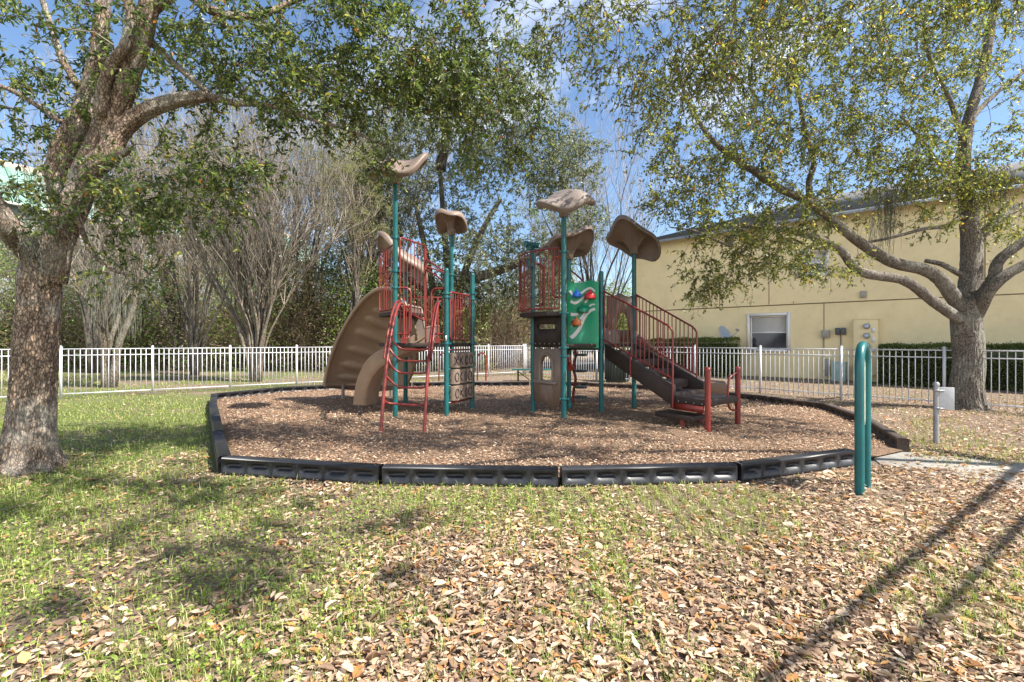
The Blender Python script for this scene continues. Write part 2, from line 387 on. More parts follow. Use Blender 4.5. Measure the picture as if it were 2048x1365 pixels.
    def moss(s, spots, n, L=.5, spread=.12):
        A = []; 
        for p in spots:
            q = np.asarray(p)+s.rng.normal(size=(n,3))*np.array([spread,spread,.05]); A.append(q)
        A = np.concatenate(A); m = len(A); ch = []
        cur = A; l = L*(.3+s.rng.random(m))[:,None]
        for i in range(4):
            nx = cur+np.array([0,0,-1.])*l/4+s.rng.normal(size=(m,3))*.022; ch.append(prisms(cur, nx, .0028, .0028)); cur = nx
        v, f = cat_mesh(ch); c = palette(s.rng, len(f), [(.17,.17,.13),(.25,.25,.2),(.1,.1,.075)], [3,3,1]); 
        mesh_np('moss', v, f, M['mossm'], s.root, c, label='grey hanging moss')['kind'] = 'stuff'
    def done(s, twigcol=((.07,.055,.042),(.14,.115,.09)), leafname='crown', leafmat_=None):
        if s.mb.v: s.mb.build('trunk', s.bark, s.root, True, auto=0)
        if s.seg:
            v, f = cat_mesh([prisms(a, b, ra, rb, 4 if np.max(ra) > .012 else 3) for a, b, ra, rb in s.seg])
            c = palette(s.rng, len(f), list(twigcol), [1]*len(twigcol), .2)
            mesh_np('branch', v, f, M['twig'], s.root, c)['kind'] = 'stuff'
        if s.lv:
            v, f = cat_mesh(s.lv); mesh_np(leafname, v, f, leafmat_ or M['leaf'], s.root, np.concatenate(s.lc))
        return s.root

# ================================================================== SETTING
g = MB(); k = 60; xs = np.linspace(-1, 1, 61)
gx = np.sign(xs)*(abs(xs)**2.2)*260; gr = np.zeros((61,61,3)); gr[...,0] = gx[None,:]; gr[...,1] = gx[:,None]+20
kind(g.grid(gr).build('ground', M['ground'], loc=(0,0,0)), 'structure')

RING = [(3.95,5.65),(2.31,5.0),(.475,4.84),(-1.315,4.91),(-3.15,5.3),(-4.13,6.8),(-5.12,8.35),(-6.12,9.9),(-7.15,11.6),(-6.35,13.25),(-4.8,14.25),
        (-3.05,14.75),(-1.25,14.95),(.55,15.0),(2.35,14.8),(3.85,13.8),(5.0,12.45),(5.85,11.05),(6.36,9.75),(5.88,8.0),(5.06,6.25)]
mv = [(x, y, .035) for x, y in RING]; mb = MB(); ctr = np.array([0,9.9,.06])
kk = len(RING); rings = []
for s_ in (1, .97, .85, .6, .3):
    rings.append([ctr+(np.array(p)-ctr)*s_+np.array([0,0,.03*(s_<.99)+.02*math.sin(p[0]*2+p[1])*(s_<.9)]) for p in mv])
V = np.array(rings).reshape(-1,3); V = np.vstack([V, ctr])
Fs = [(i*kk+j, i*kk+(j+1)%kk, (i+1)*kk+(j+1)%kk, (i+1)*kk+j) for i in range(4) for j in range(kk)]+[(4*kk+j, 4*kk+(j+1)%kk, 5*kk) for j in range(kk)]
Fs = [f[::1] for f in Fs]
kind(mesh_np('mulch_bed', V, Fs, M['mulch'], loc=(0,10,0)), 'structure')
mb = MB(); pts = [G(1745,918),G(1800,905),G(2000,925),G(2300,950),G(2360,1000),G(2060,985),G(1900,958),G(1760,930)]
mb.prism([(p[0],p[1]) for p in pts], -.05, .014); kind(mb.build('concrete_path', M['concrete'], loc=(6,5.5,0), bevel=.01), 'structure')
mb = MB(); mb.prism([(1.0,24.5),(5.4,25.2),(7.5,33),(0,34)], -.05, .012); kind(mb.build('parking_lot', M['asphalt'], loc=(3,28,0)), 'structure')

# ---- border timbers
BL = {0:'black plastic border timber slanting back toward the green hoop post', 1:'black plastic border timber left of the slanted one, before the stair end',
 2:'black plastic border timber in the middle of the front edge', 3:'black plastic border timber ending the front edge at the left corner',
 4:'black border timber running back from the front left corner', 5:'second border timber back along the left side edge', 6:'third border timber back along the left side edge',
 7:'fourth border timber along the left side, nearest the fence', 8:'border timber turning the far left corner by the fence', 9:'far border timber to the left of the big tan slide',
 10:'far border timber behind the curved tan slide', 11:'far border timber behind the tic-tac-toe panel', 12:'far border timber in front of the green bench',
 13:'far border timber in front of the trash bin', 14:'border timber behind the stairs, beyond the far slide',15:'border timber right of the far slide exit',
 16:'weathered border timber right of the red grab posts',17:'weathered border timber halfway down the right side',18:'weathered border timber next to the end one on the right side',19:'brown weathered end timber beside the opening near the small post sign'}
def timber(p, q, label, brown):
    p = np.array([*p,0.]); q = np.array([*q,0.]); d = nrm(q-p); p = p+d*.015; q = q-d*.015; L = np.linalg.norm(q-p); nout = np.array([d[1],-d[0],0])
    c = (p+q)/2
    if np.dot(nout, c-ctr) < 0: nout = -nout
    hgt, th = .19, .13; mb = MB(); ns = 6; sw = L/ns
    # bevelled body: cross-section swept, outer and inner faces carry recessed slots
    def fr(u, v, w): return p+d*u+nout*v+np.array([0,0,w])
    for side in (1, -1):
        for i in range(ns):
            u0, u1 = i*sw, (i+1)*sw; a, b = u0+sw*.16, u1-sw*.16; za, zb = .075, .142
            n8 = 12; cu, cz = (a+b)/2, (za+zb)/2; hw, hh = (b-a)/2, (zb-za)/2
            ang = [TAU*(j+.5)/n8 for j in range(n8)]
            se = lambda t, e=.45: math.copysign(abs(t)**e, t)
            inner = [(cu+hw*se(math.cos(t)), cz+hh*se(math.sin(t))) for t in ang]
            outer = []
            for t in ang:
                x, z = math.cos(t), math.sin(t); m_ = max(abs(x), abs(z)); outer.append((cu+(sw/2)*x/m_, .095+.08*z/m_))
            vf = th/2
            V = [fr(x, side*vf, z) for x, z in outer]+[fr(x, side*vf, z) for x, z in inner]+[fr(x*.9+cu*.1, side*(vf-.055), z*.8+cz*.2) for x, z in inner]
            Fs = [(j,(j+1)%n8,n8+(j+1)%n8,n8+j) for j in range(n8)]+[(n8+j,n8+(j+1)%n8,2*n8+(j+1)%n8,2*n8+j) for j in range(n8)]+[tuple(range(2*n8,3*n8))]
            mb.add(V, Fs)
    prof = [(-th/2,.175),(-th/2+.008,hgt-.006),(-th/2+.02,hgt),(th/2-.02,hgt),(th/2-.008,hgt-.006),(th/2,.175),(th/2,.015),(-th/2,.015)]
    V = [fr(u, a, b) for u in (0, L) for a, b in prof]; m_ = len(prof)
    mb.add(V, [(j,(j+1),m_+(j+1),m_+j) for j in range(5)]+[tuple(range(m_)),tuple(range(2*m_-1,m_-1,-1))])
    for e in (.07, L-.07): mb.lathe(fr(e, 0, hgt), [(.014,0),(.012,.006)], 8)
    o = mb.build('border_timber', M['timber_brown'] if brown else M['black'], loc=c)
    o.rotation_euler = (0,0,0); tag(o, label, 'border timber', 'plastic timbers edging the play area')
M['timber_brown'] = plain('weathered_brown_black', (.05,.034,.026), .7, .4, 4, .3, 80, dirt=(.14,.1,.075), dirt_amt=.6)
for i in range(len(RING)-1): timber(RING[i], RING[i+1], BL[i], i >= 14)

# ---- fence
def fence(a, b, post_s, label, hgt=1.26, pick=.114):
    a = np.array([*a,0.]); b = np.array([*b,0.]); L = np.linalg.norm(b-a); d = (b-a)/L
    r = thing('fence', label, 'fence', a, 'white picket fence around the playground')
    ends = list(post_s)
    for i, s_ in enumerate(ends):
        c = a+d*s_; ang = math.atan2(d[1], d[0]); m_ = MB().box(c+[0,0,(hgt+.04)/2], (.055,.055,hgt+.04), ang).box(c+[0,0,hgt+.045], (.066,.066,.014), ang)
        m_.lathe(c+[0,0,hgt+.05], [(.03,0),(.018,.018),(.004,.024)], 8); m_.build('post', M['fence'], r)
        if i+1 < len(ends):
            e = a+d*ends[i+1]; m_ = MB(); p0, p1 = c+d*.03, e-d*.03
            for z in (hgt-.012, hgt-.17, .13): m_.seg(p0+[0,0,z], p1+[0,0,z], .023, .023)
            w = np.linalg.norm(p1-p0); nk = int(round(w/pick)); 
            for j in range(1, nk):
                q = p0+d*w*j/nk; m_.box(q+[0,0,(hgt-.03+.04)/2], (.0145,.0145,hgt-.03-.04), ang)
            m_.build('fence_panel', M['fence'], r)
    return r
fence((-15.9,8.5), (.5,20.8), [20.5-1.83*k for k in range(11,-1,-1)], 'white aluminium picket fence running back along the left lawn to the far corner')
fence((.5,20.8), (14.0,5.35), [.12+1.925*k for k in range(11)], 'white aluminium picket fence in front of the yellow building')

# ---- yellow building
W0 = np.array([10.4,19.6,0.]); WD = nrm([.724,-.69,0]); WN = np.array([-.69,-.724,0]); WN = nrm(WN-WD*np.dot(WN,WD)); WB = -WN
def wt(px):
    q = (px-1024)/F; return (q*W0[1]-W0[0])/(WD[0]-q*WD[1])
def wz(px, py):
    t = wt(px); Y = W0[1]+WD[1]*t; return H-(py-682.5)/F*Y
def WP(t, out=0., z=0.): return W0+WD*t+WN*out+np.array([0,0,z])
T0 = wt(1265); T1 = 19.0
bld = thing('yellow_building', 'two storey yellow stucco building with grey hipped roof behind the white fence', 'building', WP(T0))
EH = 6.12; win = []
def window_px(x0, y0, x1, y1):
    a, b = wt(x0), wt(x1); zt = wz((x0+x1)/2, y0); zb = wz((x0+x1)/2, y1); return a, b, zb, zt
wins = [window_px(1500,632,1575,699), window_px(1596,505,1652,549)]
def wspan(s_):
    t = T0+s_
    hs = [w for w in wins if w[0] <= t <= w[1]]
    z = -.1; out = []
    for w in sorted(hs, key=lambda w: w[2]): out.append((z, w[2])); z = w[3]
    return out+[(z, EH)]
ts = sorted({T0, T1}|{w[i] for w in wins for i in (0,1)}); zs = sorted({-.1, EH}|{w[i] for w in wins for i in (2,3)})
V = [WP(t,0,z) for t in ts for z in zs]; nz_ = len(zs); Fs = []
for i in range(len(ts)-1):
    for j in range(nz_-1):
        tm, zm = (ts[i]+ts[i+1])/2, (zs[j]+zs[j+1])/2
        if any(w[0] < tm < w[1] and w[2] < zm < w[3] for w in wins): continue
        Fs.append((i*nz_+j, (i+1)*nz_+j, (i+1)*nz_+j+1, i*nz_+j+1))
for w in wins:
    k_ = len(V); q = [(w[0],w[2]),(w[1],w[2]),(w[1],w[3]),(w[0],w[3])]; V += [WP(t,0,z) for t,z in q]+[WP(t,-.13,z) for t,z in q]
    Fs += [(k_+(m_+1)%4, k_+m_, k_+4+m_, k_+4+(m_+1)%4) for m_ in range(4)]
k_ = len(V); V += [WP(T0,0,-.1), WP(T0,-14,-.1), WP(T0,-14,EH), WP(T0,0,EH), WP(T1,0,-.1), WP(T1,-14,-.1), WP(T1,-14,EH), WP(T1,0,EH)]
Fs += [(k_+3,k_+2,k_+1,k_), (k_+4,k_+5,k_+6,k_+7), (k_+1,k_+2,k_+6,k_+5)]
mb = MB().add(V, Fs)
mb.build('wall', M['stucco'], bld)
mb = MB(); mb.seg(WP(T0,.006,2.89), WP(T1,.006,2.89), .02, .035)
for px, z0, z1 in ((1439.5,2.93,4.1),(1538,2.93,5.2),(1970,2.93,6.0),(1648,.4,2.87),(1587,2.93,3.0)):
    mb.seg(WP(wt(px),.005,z0), WP(wt(px),.005,z1), .018, .018)
mb.build('stucco_joint', M['stucco_line'], bld)
# hip roof
ov = .5; e0 = WP(T0)-WD*ov+WN*ov; e1 = WP(T1)+WD*ov+WN*ov; dep = 15; e2 = e1+WB*dep; e3 = e0+WB*dep; zz = np.array([0,0,EH]); hh = dep/2*.345
r0 = e0+(WD+WB)*dep/2+[0,0,hh]; r1 = e1+(-WD+WB)*dep/2+[0,0,hh]
mb = MB().add([e0+zz,e1+zz,e2+zz,e3+zz,r0+zz,r1+zz], [(0,1,5,4),(1,2,5),(2,3,4,5),(3,0,4),(3,2,1,0)]); mb.build('roof', M['shingle'], bld)
mb = MB(); 
for a, b in ((e0,e1),(e3,e0)): mb.seg(a+zz+WN*.01-[0,0,.06], b+zz+WN*.01-[0,0,.06], .04, .12)
mb.build('fascia', M['fascia'], bld)
for wi, (a, b, zb, zt) in enumerate(wins):
    mb = MB(); tw = .1
    for (p, q) in (((a-tw/2,zb-tw),(a-tw/2,zt+tw)),((b+tw/2,zb-tw),(b+tw/2,zt+tw))): mb.seg(WP(p[0],.03,p[1]), WP(q[0],.03,q[1]), tw, .07) 
    mb.seg(WP(a-.0,.03,zt+tw/2), WP(b+.0,.03,zt+tw/2), .07, tw*.998); mb.seg(WP(a-.0,.03,zb-tw/2), WP(b+.0,.03,zb-tw/2), .07, tw*.998)
    zc = (zb+zt)/2
    for z in (zc, zt-.03, zb+.03): mb.seg(WP(a+.002,-.07,z), WP(b-.002,-.07,z), .05, .05)
    for t in (a+.03, b-.03): mb.seg(WP(t,-.072,zb+.002), WP(t,-.072,zt-.002), .05, .05)
    wf = mb.build('window', M['trim'], bld)
    MB().add([WP(a,-.09,zb),WP(b,-.09,zb),WP(b,-.09,zc),WP(a,-.09,zc)], [(0,1,2,3)]).build('pane', M['glass'], wf)
    mb = MB(); nb = 22
    for j in range(nb):
        z = zc+.03+(zt-zc-.06)*j/(nb-1); mb.seg(WP(a+.05,-.1,z), WP(b-.05,-.1,z+.004), .006, (zt-zc)/nb*.86)
    mb.build('blind', M['blind'], wf)
# things fixed on the wall
def wbox(px0, py0, px1, py1, dep_, m, name, label, cat):
    a, b = wt(px0), wt(px1); c = (px0+px1)/2; zt, zb = wz(c, py0), wz(c, py1); cc = WP((a+b)/2, dep_/2+.004, (zt+zb)/2)
    return cc, (b-a, dep_, zt-zb), math.atan2(WD[1], WD[0])
c, sz, an = wbox(1709,640,1757,750,.22,0,'','','')
mt = thing('meter_cabinet', 'tall yellow electric meter cabinet with round glass meters on the wall', 'meter cabinet', WP(wt(1733),0,c[2]-sz[2]/2))
MB().box(c, sz, an).box(c+[0,0,sz[2]/2+.012], (sz[0]+.05, sz[1]+.04, .02), an).box(c+WN*.115+WD*sz[0]*.16, (.02,.02,sz[2]*.96), an).build('cabinet', M['stucco'], mt, bevel=.006)
for i, py in enumerate((653,672,692)):
    zc = wz(1735, py); p = WP(wt(1735.5), .235, zc)
    ax = [WD, np.array([0,0,1.]), WN]
    mr = MB().lathe(p, [(.105,-.01),(.105,.03),(.085,.05)], 20, ax).build('meter', M['grey'], mt, True)
    MB().lathe(p, [(.083,.051),(.08,.1),(.05,.115)], 16, ax).build('meter_dome', M['dish'], mr, True)
    MB().box(p+WN*.117+[0,0,-.01], (.09,.006,.03), an).build('dial', M['trim'], mr)
for py in (661,680,700): MB().box(WP(wt(1748),.237,wz(1748,py)), (.1,.02,.16), an).build('breaker_cover', M['trim'], mt)
for (x0,y0,x1,y1,d_,m_,nm,lb,ct) in ((1644,661,1660,676,.14,'greybox','utility_box','grey telephone box with a conduit, left on the yellow wall','utility box'),
        (1721,583,1733,596,.08,'greybox','wall_vent','small beige vent box above the seam of the yellow wall','wall vent'),
        (1651,718,1660,752,.18,'greybox','cable_box','slim grey pedestal at the foot of the wall','utility box')):
    c, sz, an = wbox(x0,y0,x1,y1,d_,0,'','',''); o = MB().box(c, sz, an).box(c+WN*(d_/2+.008), (sz[0]*.8,.014,sz[2]*.82), an)
    if nm == 'utility_box': o.tube([WP(wt(1647),.03,wz(1647,676)), WP(wt(1647),.03,.05)], .018, 6)
    o = o.build(nm, M[m_], loc=WP((wt(x0)+wt(x1))/2,0,c[2]-sz[2]/2), bevel=.008); tag(o, lb, ct)
c, sz, an = wbox(1671,656,1693,670,.12,0,'','','')
mb = MB()
for k_ in (-.27,.27): mb.box(c+WD*k_*sz[0], (sz[0]*.42,.12,sz[2]), an).box(c+WD*k_*sz[0]+WN*.065, (sz[0]*.3,.012,sz[2]*.7), an)
mb.box(c, (sz[0]*.98,.05,sz[2]*.4), an).tube([WP(wt(1682),.04,c[2]-sz[2]/2), WP(wt(1681),.04,.5), WP(wt(1681),.1,.1)], .016, 6)
tag(mb.build('junction_boxes', M['darkbox'], loc=c-[0,0,.1], bevel=.006), 'pair of dark junction boxes joined side by side with a cable below', 'junction box')
p = WP(wt(1684),.55); mb = MB().box(p+[0,0,.33], (.42,.3,.66), an).box(p+[0,0,.68], (.46,.34,.05), an).box(p+WN*.155+[0,0,.4], (.3,.012,.3), an)
tag(mb.build('cable_pedestal', M['pedestal'], loc=p, bevel=.015), 'pale green utility pedestal on the ground left of the meter cabinet', 'utility pedestal')
# satellite dish
dp = WP(wt(1450),.8); dr = thing('satellite_dish', 'grey satellite dish standing over the hedge left of the window', 'satellite dish', dp)
dc = P(1446,670,dp[1]-.1); ax3 = nrm([.5,-.75,.4]); sx = nrm(np.cross([0,0,1],ax3)); sy = np.cross(ax3, sx); Rm = [sx, sy, ax3]
MB().lathe(dc, [(.02,-.012),(.18,.01),(.29,.05),(.37,.1),(.355,.1),(.28,.06),(.17,.022),(.0,.008)], 24, Rm).build('dish', M['dish'], dr, True)
lnb = P(1474,662,dp[1]-.45); MB().tube([dc-sy*.3, lnb-[0,0,.06]], .018, 6).tube([lnb-[.03,0,-.05], lnb+[.08,.03,.02]], .05, 8).build('feed_arm', M['grey'], dr)
MB().tube([dc-ax3*.03, dc+[-.05,.1,-.35], [dc[0]-.05,dc[1]+.1,0]], .03, 8).build('mast', M['grey'], dr)

# ---- house at far left behind the oak
hd = nrm([.4,1,0]); hn = np.array([hd[1],-hd[0],0]); KK = 1.75; h0 = (np.array([-20.,20.,0])-hd*14)*KK
fh = thing('green_roofed_building', 'long building with green roof slope and tan ridge, far behind the left oak', 'building', h0)
L = 30
def hp(s_, o_, z): return h0+(hd*s_-hn*o_)*KK+np.array([0,0,H+(z-H)*KK if z > 1 else -.1])
MB().add([hp(0,0,0),hp(L,0,0),hp(L,0,7),hp(0,0,7),hp(L,9,0),hp(L,9,7),hp(0,9,0),hp(0,9,7)], [(0,1,2,3),(1,4,5,2),(4,6,7,5),(6,0,3,7)]).build('wall', M['bluewall'], fh)
mb = MB()
for i in range(int(L/.6)):
    s_ = i*.6; mb.add([hp(s_,-.5,6.95),hp(s_+.55,-.5,6.95),hp(s_+.55,1.0,8.7),hp(s_,1.0,8.7),hp(s_+.55,-.5,7.02),hp(s_+.6,-.5,7.02),hp(s_+.6,1.0,8.77),hp(s_+.55,1.0,8.77)], [(0,1,2,3),(4,5,6,7),(1,4,7,2)])
mb.build('roof', M['greenroof'], fh)
MB().add([hp(0,1.0,8.65),hp(L,1.0,8.65),hp(L,3.5,9.5),hp(0,3.5,9.5),hp(L,9.5,7),hp(0,9.5,7),hp(L,1.0,8.95),hp(0,1.0,8.95)], [(0,1,6,7),(7,6,2,3),(3,2,4,5)]).build('ridge', M['tanroof'], fh)
MB().seg(hp(0,-.53,6.9), hp(L,-.53,6.9), .1, .16).build('gutter', M['trim'], fh)
for i in range(8):
    s_ = 2.5+i*3.4; MB().add([hp(s_,-.03,4),hp(s_+1.2,-.03,4),hp(s_+1.2,-.03,5.5),hp(s_,-.03,5.5)], [(0,1,2,3)]).build('window', M['glass'], fh)

# ================================================================== PLAYGROUND
def rect_loop(c0, ux, w, z0, z1, rr=.08, r=.018, open_=False):
    pts = []
    for (sx_, sz_, a0) in ((w-rr, z1-rr, 90), (w-rr, z0+rr, 0)):
        for k_ in range(5):
            a = math.radians(a0-90*k_/4 if a0 == 90 else -90*k_/4); pts.append(c0+ux*(sx_+rr*math.cos(a))+np.array([0,0,sz_+rr*math.sin(a)]))
    return np.array([c0+np.array([0,0,z1])]+pts+[c0+np.array([0,0,z0])])
def barrier(root, a, b, za, zb, ha, hb, n, name='barrier', rr=.06, m='red', frame=True):
    """picket panel from a to b, bottom heights za/zb, top heights ha/hb, rounded corners"""
    a = np.array([a[0],a[1],0.]); b = np.array([b[0],b[1],0.]); u = b-a; L = np.linalg.norm(u); u /= L; mb = MB()
    zA = lambda t: za+(zb-za)*t; hA = lambda t: ha+(hb-ha)*t
    q = lambda t, z: a+u*L*t+np.array([0,0,z]); e = rr/L
    loop = [q(0,zA(0)+rr), q(0,hA(0)-rr), q(e*.3,hA(e)-rr*.3), q(e,hA(e)), q(.5,hA(.5)), q(1-e,hA(1-e)), q(1-e*.3,hA(1-e)-rr*.3), q(1,hA(1)-rr), q(1,zA(1)+rr), q(1-e*.3,zA(1)+rr*.3), q(1-e,zA(1-e)), q(.5,zA(.5)), q(e,zA(e)), q(e*.3,zA(0)+rr*.3), q(0,zA(0)+rr)]
    mb.tube(loop, .017, 8, False)
    for i in range(1, n+1):
        t = i/(n+1); mb.tube([q(t,zA(t)), q(t,hA(t))], .0095, 6, False)
    return mb.build(name, M[m], root, True)
def post(root, xy, h, cap=True, clamps=(), r=.046):
    x, y = xy; mb = MB()
    prof = [(r,-.1),(r,h-.05)]+([(r*.98,h-.03),(r*.8,h-.012),(r*.4,h)] if cap else [(r,h)])
    mb.lathe((x,y,0), prof, 18); o = mb.build('post', M['teal'], root, True)
    for z in clamps:
        MB().lathe((x,y,z), [(r+.001,-.024),(r+.011,-.022),(r+.011,.022),(r+.001,.024)], 18).box((x+r+.02,y-.02,z), (.05,.03,.03)).box((x-r-.02,y-.02,z), (.03,.03,.03)).build('clamp', M['teal'], o, bevel=.003)
    return o
def petal(root, c, lx, ly, yaw, ta, tb, amp=.16, curl=.12, m='tan', th=.045, lob=.07):
    """moulded leaf canopy: saddle sheet with rolled rim, underside ribs and a socket on the post"""
    a = np.array([math.cos(yaw)*math.cos(ta), math.sin(yaw)*math.cos(ta), math.sin(ta)])
    b = np.array([-math.sin(yaw)*math.cos(tb), math.cos(yaw)*math.cos(tb), math.sin(tb)]); b = nrm(b-a*np.dot(a,b)); n = np.cross(a, b)
    nr, nt_ = 14, 48; V = []; c = np.asarray(c, float)
    c0 = c+np.array([0,0,.30])
    sg_ = -1 if ta > .05 else 1
    def hgt(u, v): return -amp*1.25*(max(u*sg_,0)**2.2)-amp*(.35 if abs(ta) > .2 else 1)*(max(-u*sg_,0)**2.2)-curl*v*v+.06*math.sin(3.3*u*sg_+1.5*v)+.05*math.cos(3*math.atan2(v,u)+.5)*(u*u+v*v)
    for lay in (0, 1):
        for i in range(nr):
            rr = (i+.001)/(nr-1)
            for j in range(nt_):
                t = TAU*j/nt_; k_ = 1+lob*math.cos(3*t+.6)+lob*.5*math.cos(5*t)
                u, v = math.copysign(abs(math.cos(t))**.9, math.cos(t))*rr*k_, math.copysign(abs(math.sin(t))**.9, math.sin(t))*rr*k_
                h = hgt(u, v); fall = 0.
                if lay == 0: h += .022+.03*math.sqrt(max(0, 1-max(0,(rr-.85)/.15)**2))-.022*max(0,(rr-.85)/.15)
                else:
                    lip = .055*math.exp(-((rr-.93)/.06)**2); fall = .34*math.exp(-(rr/.3)**2)
                    da = lambda q: abs((t-q+math.pi) % TAU-math.pi)
                    ridge = sum(.045*math.exp(-(da(q)/.13)**2) for q in (4.05, 5.4, 1.0, 2.2))*rr*(1-rr)*4*.8
                    h -= .03*math.sqrt(max(0,1-rr**6))+(lip if rr < .999 else 0)+ridge
                V.append(c0+a*u*lx/2+b*v*ly/2+n*h-np.array([0,0,fall]))
    Fs = []; 
    for lay in (0,1):
        o = lay*nr*nt_
        for i in range(nr-1):
            for j in range(nt_):
                f = (o+i*nt_+j, o+i*nt_+(j+1)%nt_, o+(i+1)*nt_+(j+1)%nt_, o+(i+1)*nt_+j); Fs.append(f[::-1] if lay == 0 else f)
    i = nr-1
    for j in range(nt_): Fs.append((i*nt_+j, i*nt_+(j+1)%nt_, nr*nt_+i*nt_+(j+1)%nt_, nr*nt_+i*nt_+j))
    o = MB().add(V, Fs).build('leaf_canopy', M[m], root, True, auto=70)
    MB().lathe(c, [(.07,-.09),(.085,-.07),(.09,.0),(.1,.05)], 20).lathe(c+[0,-.088,-.03], [(.012,-.012),(.012,.012)], 8).build('socket', M[m], o, True)
    return o

# ---- left tower
P1, P2, P4, P5, P6, P7 = map(np.array, ((-2.13,8.82),(-1.215,8.96),(-.81,9.88),(-1.33,10.62),(-2.3,10.45),(-2.66,9.65)))
PC = (P1+P5)/2
LT = thing('climbing_tower', 'play tower with the wide curved tan slide, red loop ladder and tic-tac-toe panel', 'play tower', (-1.75,9.7,0))
post(LT, P1, 4.40, False, (1.43,2.42,2.72,3.33)); post(LT, P2, 2.8, True, (1.4,2.26,2.33)); post(LT, P4, 2.84, True, (1.4,2.3,2.42))
post(LT, P5, 3.9, False, (2.55,2.9,1.4)); post(LT, P6, 3.0, False, (1.4,2.0,2.9))
MB().box((P2[0]-.0,P2[1]-.055,1.5), (.03,.004,.1)).build('sticker', M['white_p'], LT)
def deck(root, poly, z, m='brown', t=.07): 
    o = MB().prism([tuple(p) for p in poly], z-t, z).build('deck', M[m], root, bevel=.008); return o
deck(LT, [P1,P2,P4,P5,P6,P7], 1.41); deck(LT, [P1,PC,P6,P7], 2.0)
barrier(LT, P1+[-.04,.06], P7+[.03,-.05], 2.04, 2.04, 3.22, 3.2, 5)
MB().tube([[P1[0]-.06,P1[1]+.08,2.75],[P7[0]+.12,P7[1]-.2,2.78],[P7[0]+.02,P7[1]-.03,2.8]], .014, 6).tube([P1[0]-.1+0*0, P1[1]+.12, 2.74] and [[P1[0]-.1,P1[1]+.12,2.7],[P1[0]-.2,P1[1]+.3,2.62],[P1[0]-.34,P1[1]+.52,2.72]], .013, 6).build('rail_detail', M['red'], LT, True)
barrier(LT, P1+[.07,.06], PC+[-.02,-.05], 2.05, 1.55+.3, 3.36, 3.36, 6)
barrier(LT, P1+[.09,.02], P1+[.2,.25], 1.5, 1.5, 2.1, 2.1, 2)
MB().tube([[PC[0],PC[1]-.03,1.41],[PC[0],PC[1]-.03,3.3]], .018, 8).tube([[PC[0],PC[1],2.95],[P5[0]-.1,P5[1]-.2,2.92],[P5[0],P5[1],2.9]], .016, 6).tube([[PC[0],PC[1],3.1],[P2[0]-.1,P2[1]+.1,2.78],[P2[0],P2[1],2.74]], .016, 6).tube([[PC[0],PC[1],2.9],[P2[0]-.1,P2[1]+.1,2.6],[P2[0],P2[1],2.57]], .016, 6).build('handrail', M['red'], LT, True)
barrier(LT, P2+[.06,.05], P4+[-.05,-.06], 1.47, 1.47, 2.37, 2.37, 7)
barrier(LT, P4+[-.06,.05], P5+[.06,-.04], 1.47, 1.47, 2.4, 2.4, 6)
barrier(LT, P5+[-.08,0], P6+[.08,0], 1.47, 1.47, 2.4, 2.4, 7)
for s_, c0 in ((1, np.array([P1[0]+.06,P1[1]-.01,0.])), (-1, np.array([P2[0]-.06,P2[1]-.02,0.]))):
    MB().tube(rect_loop(c0, np.array([s_*1.,.1,0]), .22, 1.58, 2.42, .09), .018, 8).tube([c0+[s_*.1,0,1.42], c0+[s_*.1,0,2.25]], .02, 8).box(c0+[s_*.1,0,1.46], (.09,.06,.1)).build('grab_rail', M['red'], LT, True)
# loop ladder
lad = MB(); rails = []
for x0 in (-1.98, -1.325):
    pts = cr([(x0,7.25,-.05),(x0+.01,7.4,.55),(x0+.012,7.55,1.0),(x0+.01,7.78,1.42),(x0+.005,8.12,1.84),(x0,8.45,2.08),(x0+.0,8.72,2.13)], 6); rails.append(pts)
    lad.tube(pts, .027, 10)
    sub = pts[len(pts)//2-4:]; lad.tube(sub+np.array([-.045 if x0 < -1.5 else .045,-.02,.035]), .018, 8)
ldo = lad.build('ladder', M['red'], LT, True)
for pts in rails: MB().lathe(pts[-1], [(.035,-.03),(.04,0),(.03,.04),(.01,.05)], 12).build('ladder_cap', M['teal'], ldo, True)
for zb in (.46,.72,.94,1.13,1.31):
    def at(z, pts): i = np.argmin(abs(pts[:,2]-z)); return pts[i]
    l, r_ = at(zb+(.24 if zb > .5 else .05), rails[0]), at(zb+.06, rails[1]); yb = at(zb, rails[0])[1]+.12
    MB().tube(cr([l, (l[0]+.07,yb-.03,zb+(.12 if zb > .5 else .03)), (l[0]+.19,yb,zb+.015), (l[0]+.36,yb,zb), (r_[0]-.1,yb,zb), (r_[0]-.02,yb-.05,zb+.03), r_], 5), .0175, 8).build('rung', M['red'], ldo, True)
# petals of the left tower
petal(LT, (P1[0],P1[1],4.40), 1.15, .9, math.radians(12), math.radians(17), math.radians(20), .14, .12)
petal(LT, (P5[0],P5[1],3.86), .7, .8, 0, math.radians(-3), math.radians(-26), .2, .1)
petal(LT, (P6[0]-.0,P6[1],3.02), 1.45, .8, math.radians(5), math.radians(-38), math.radians(-18), .2, .12)
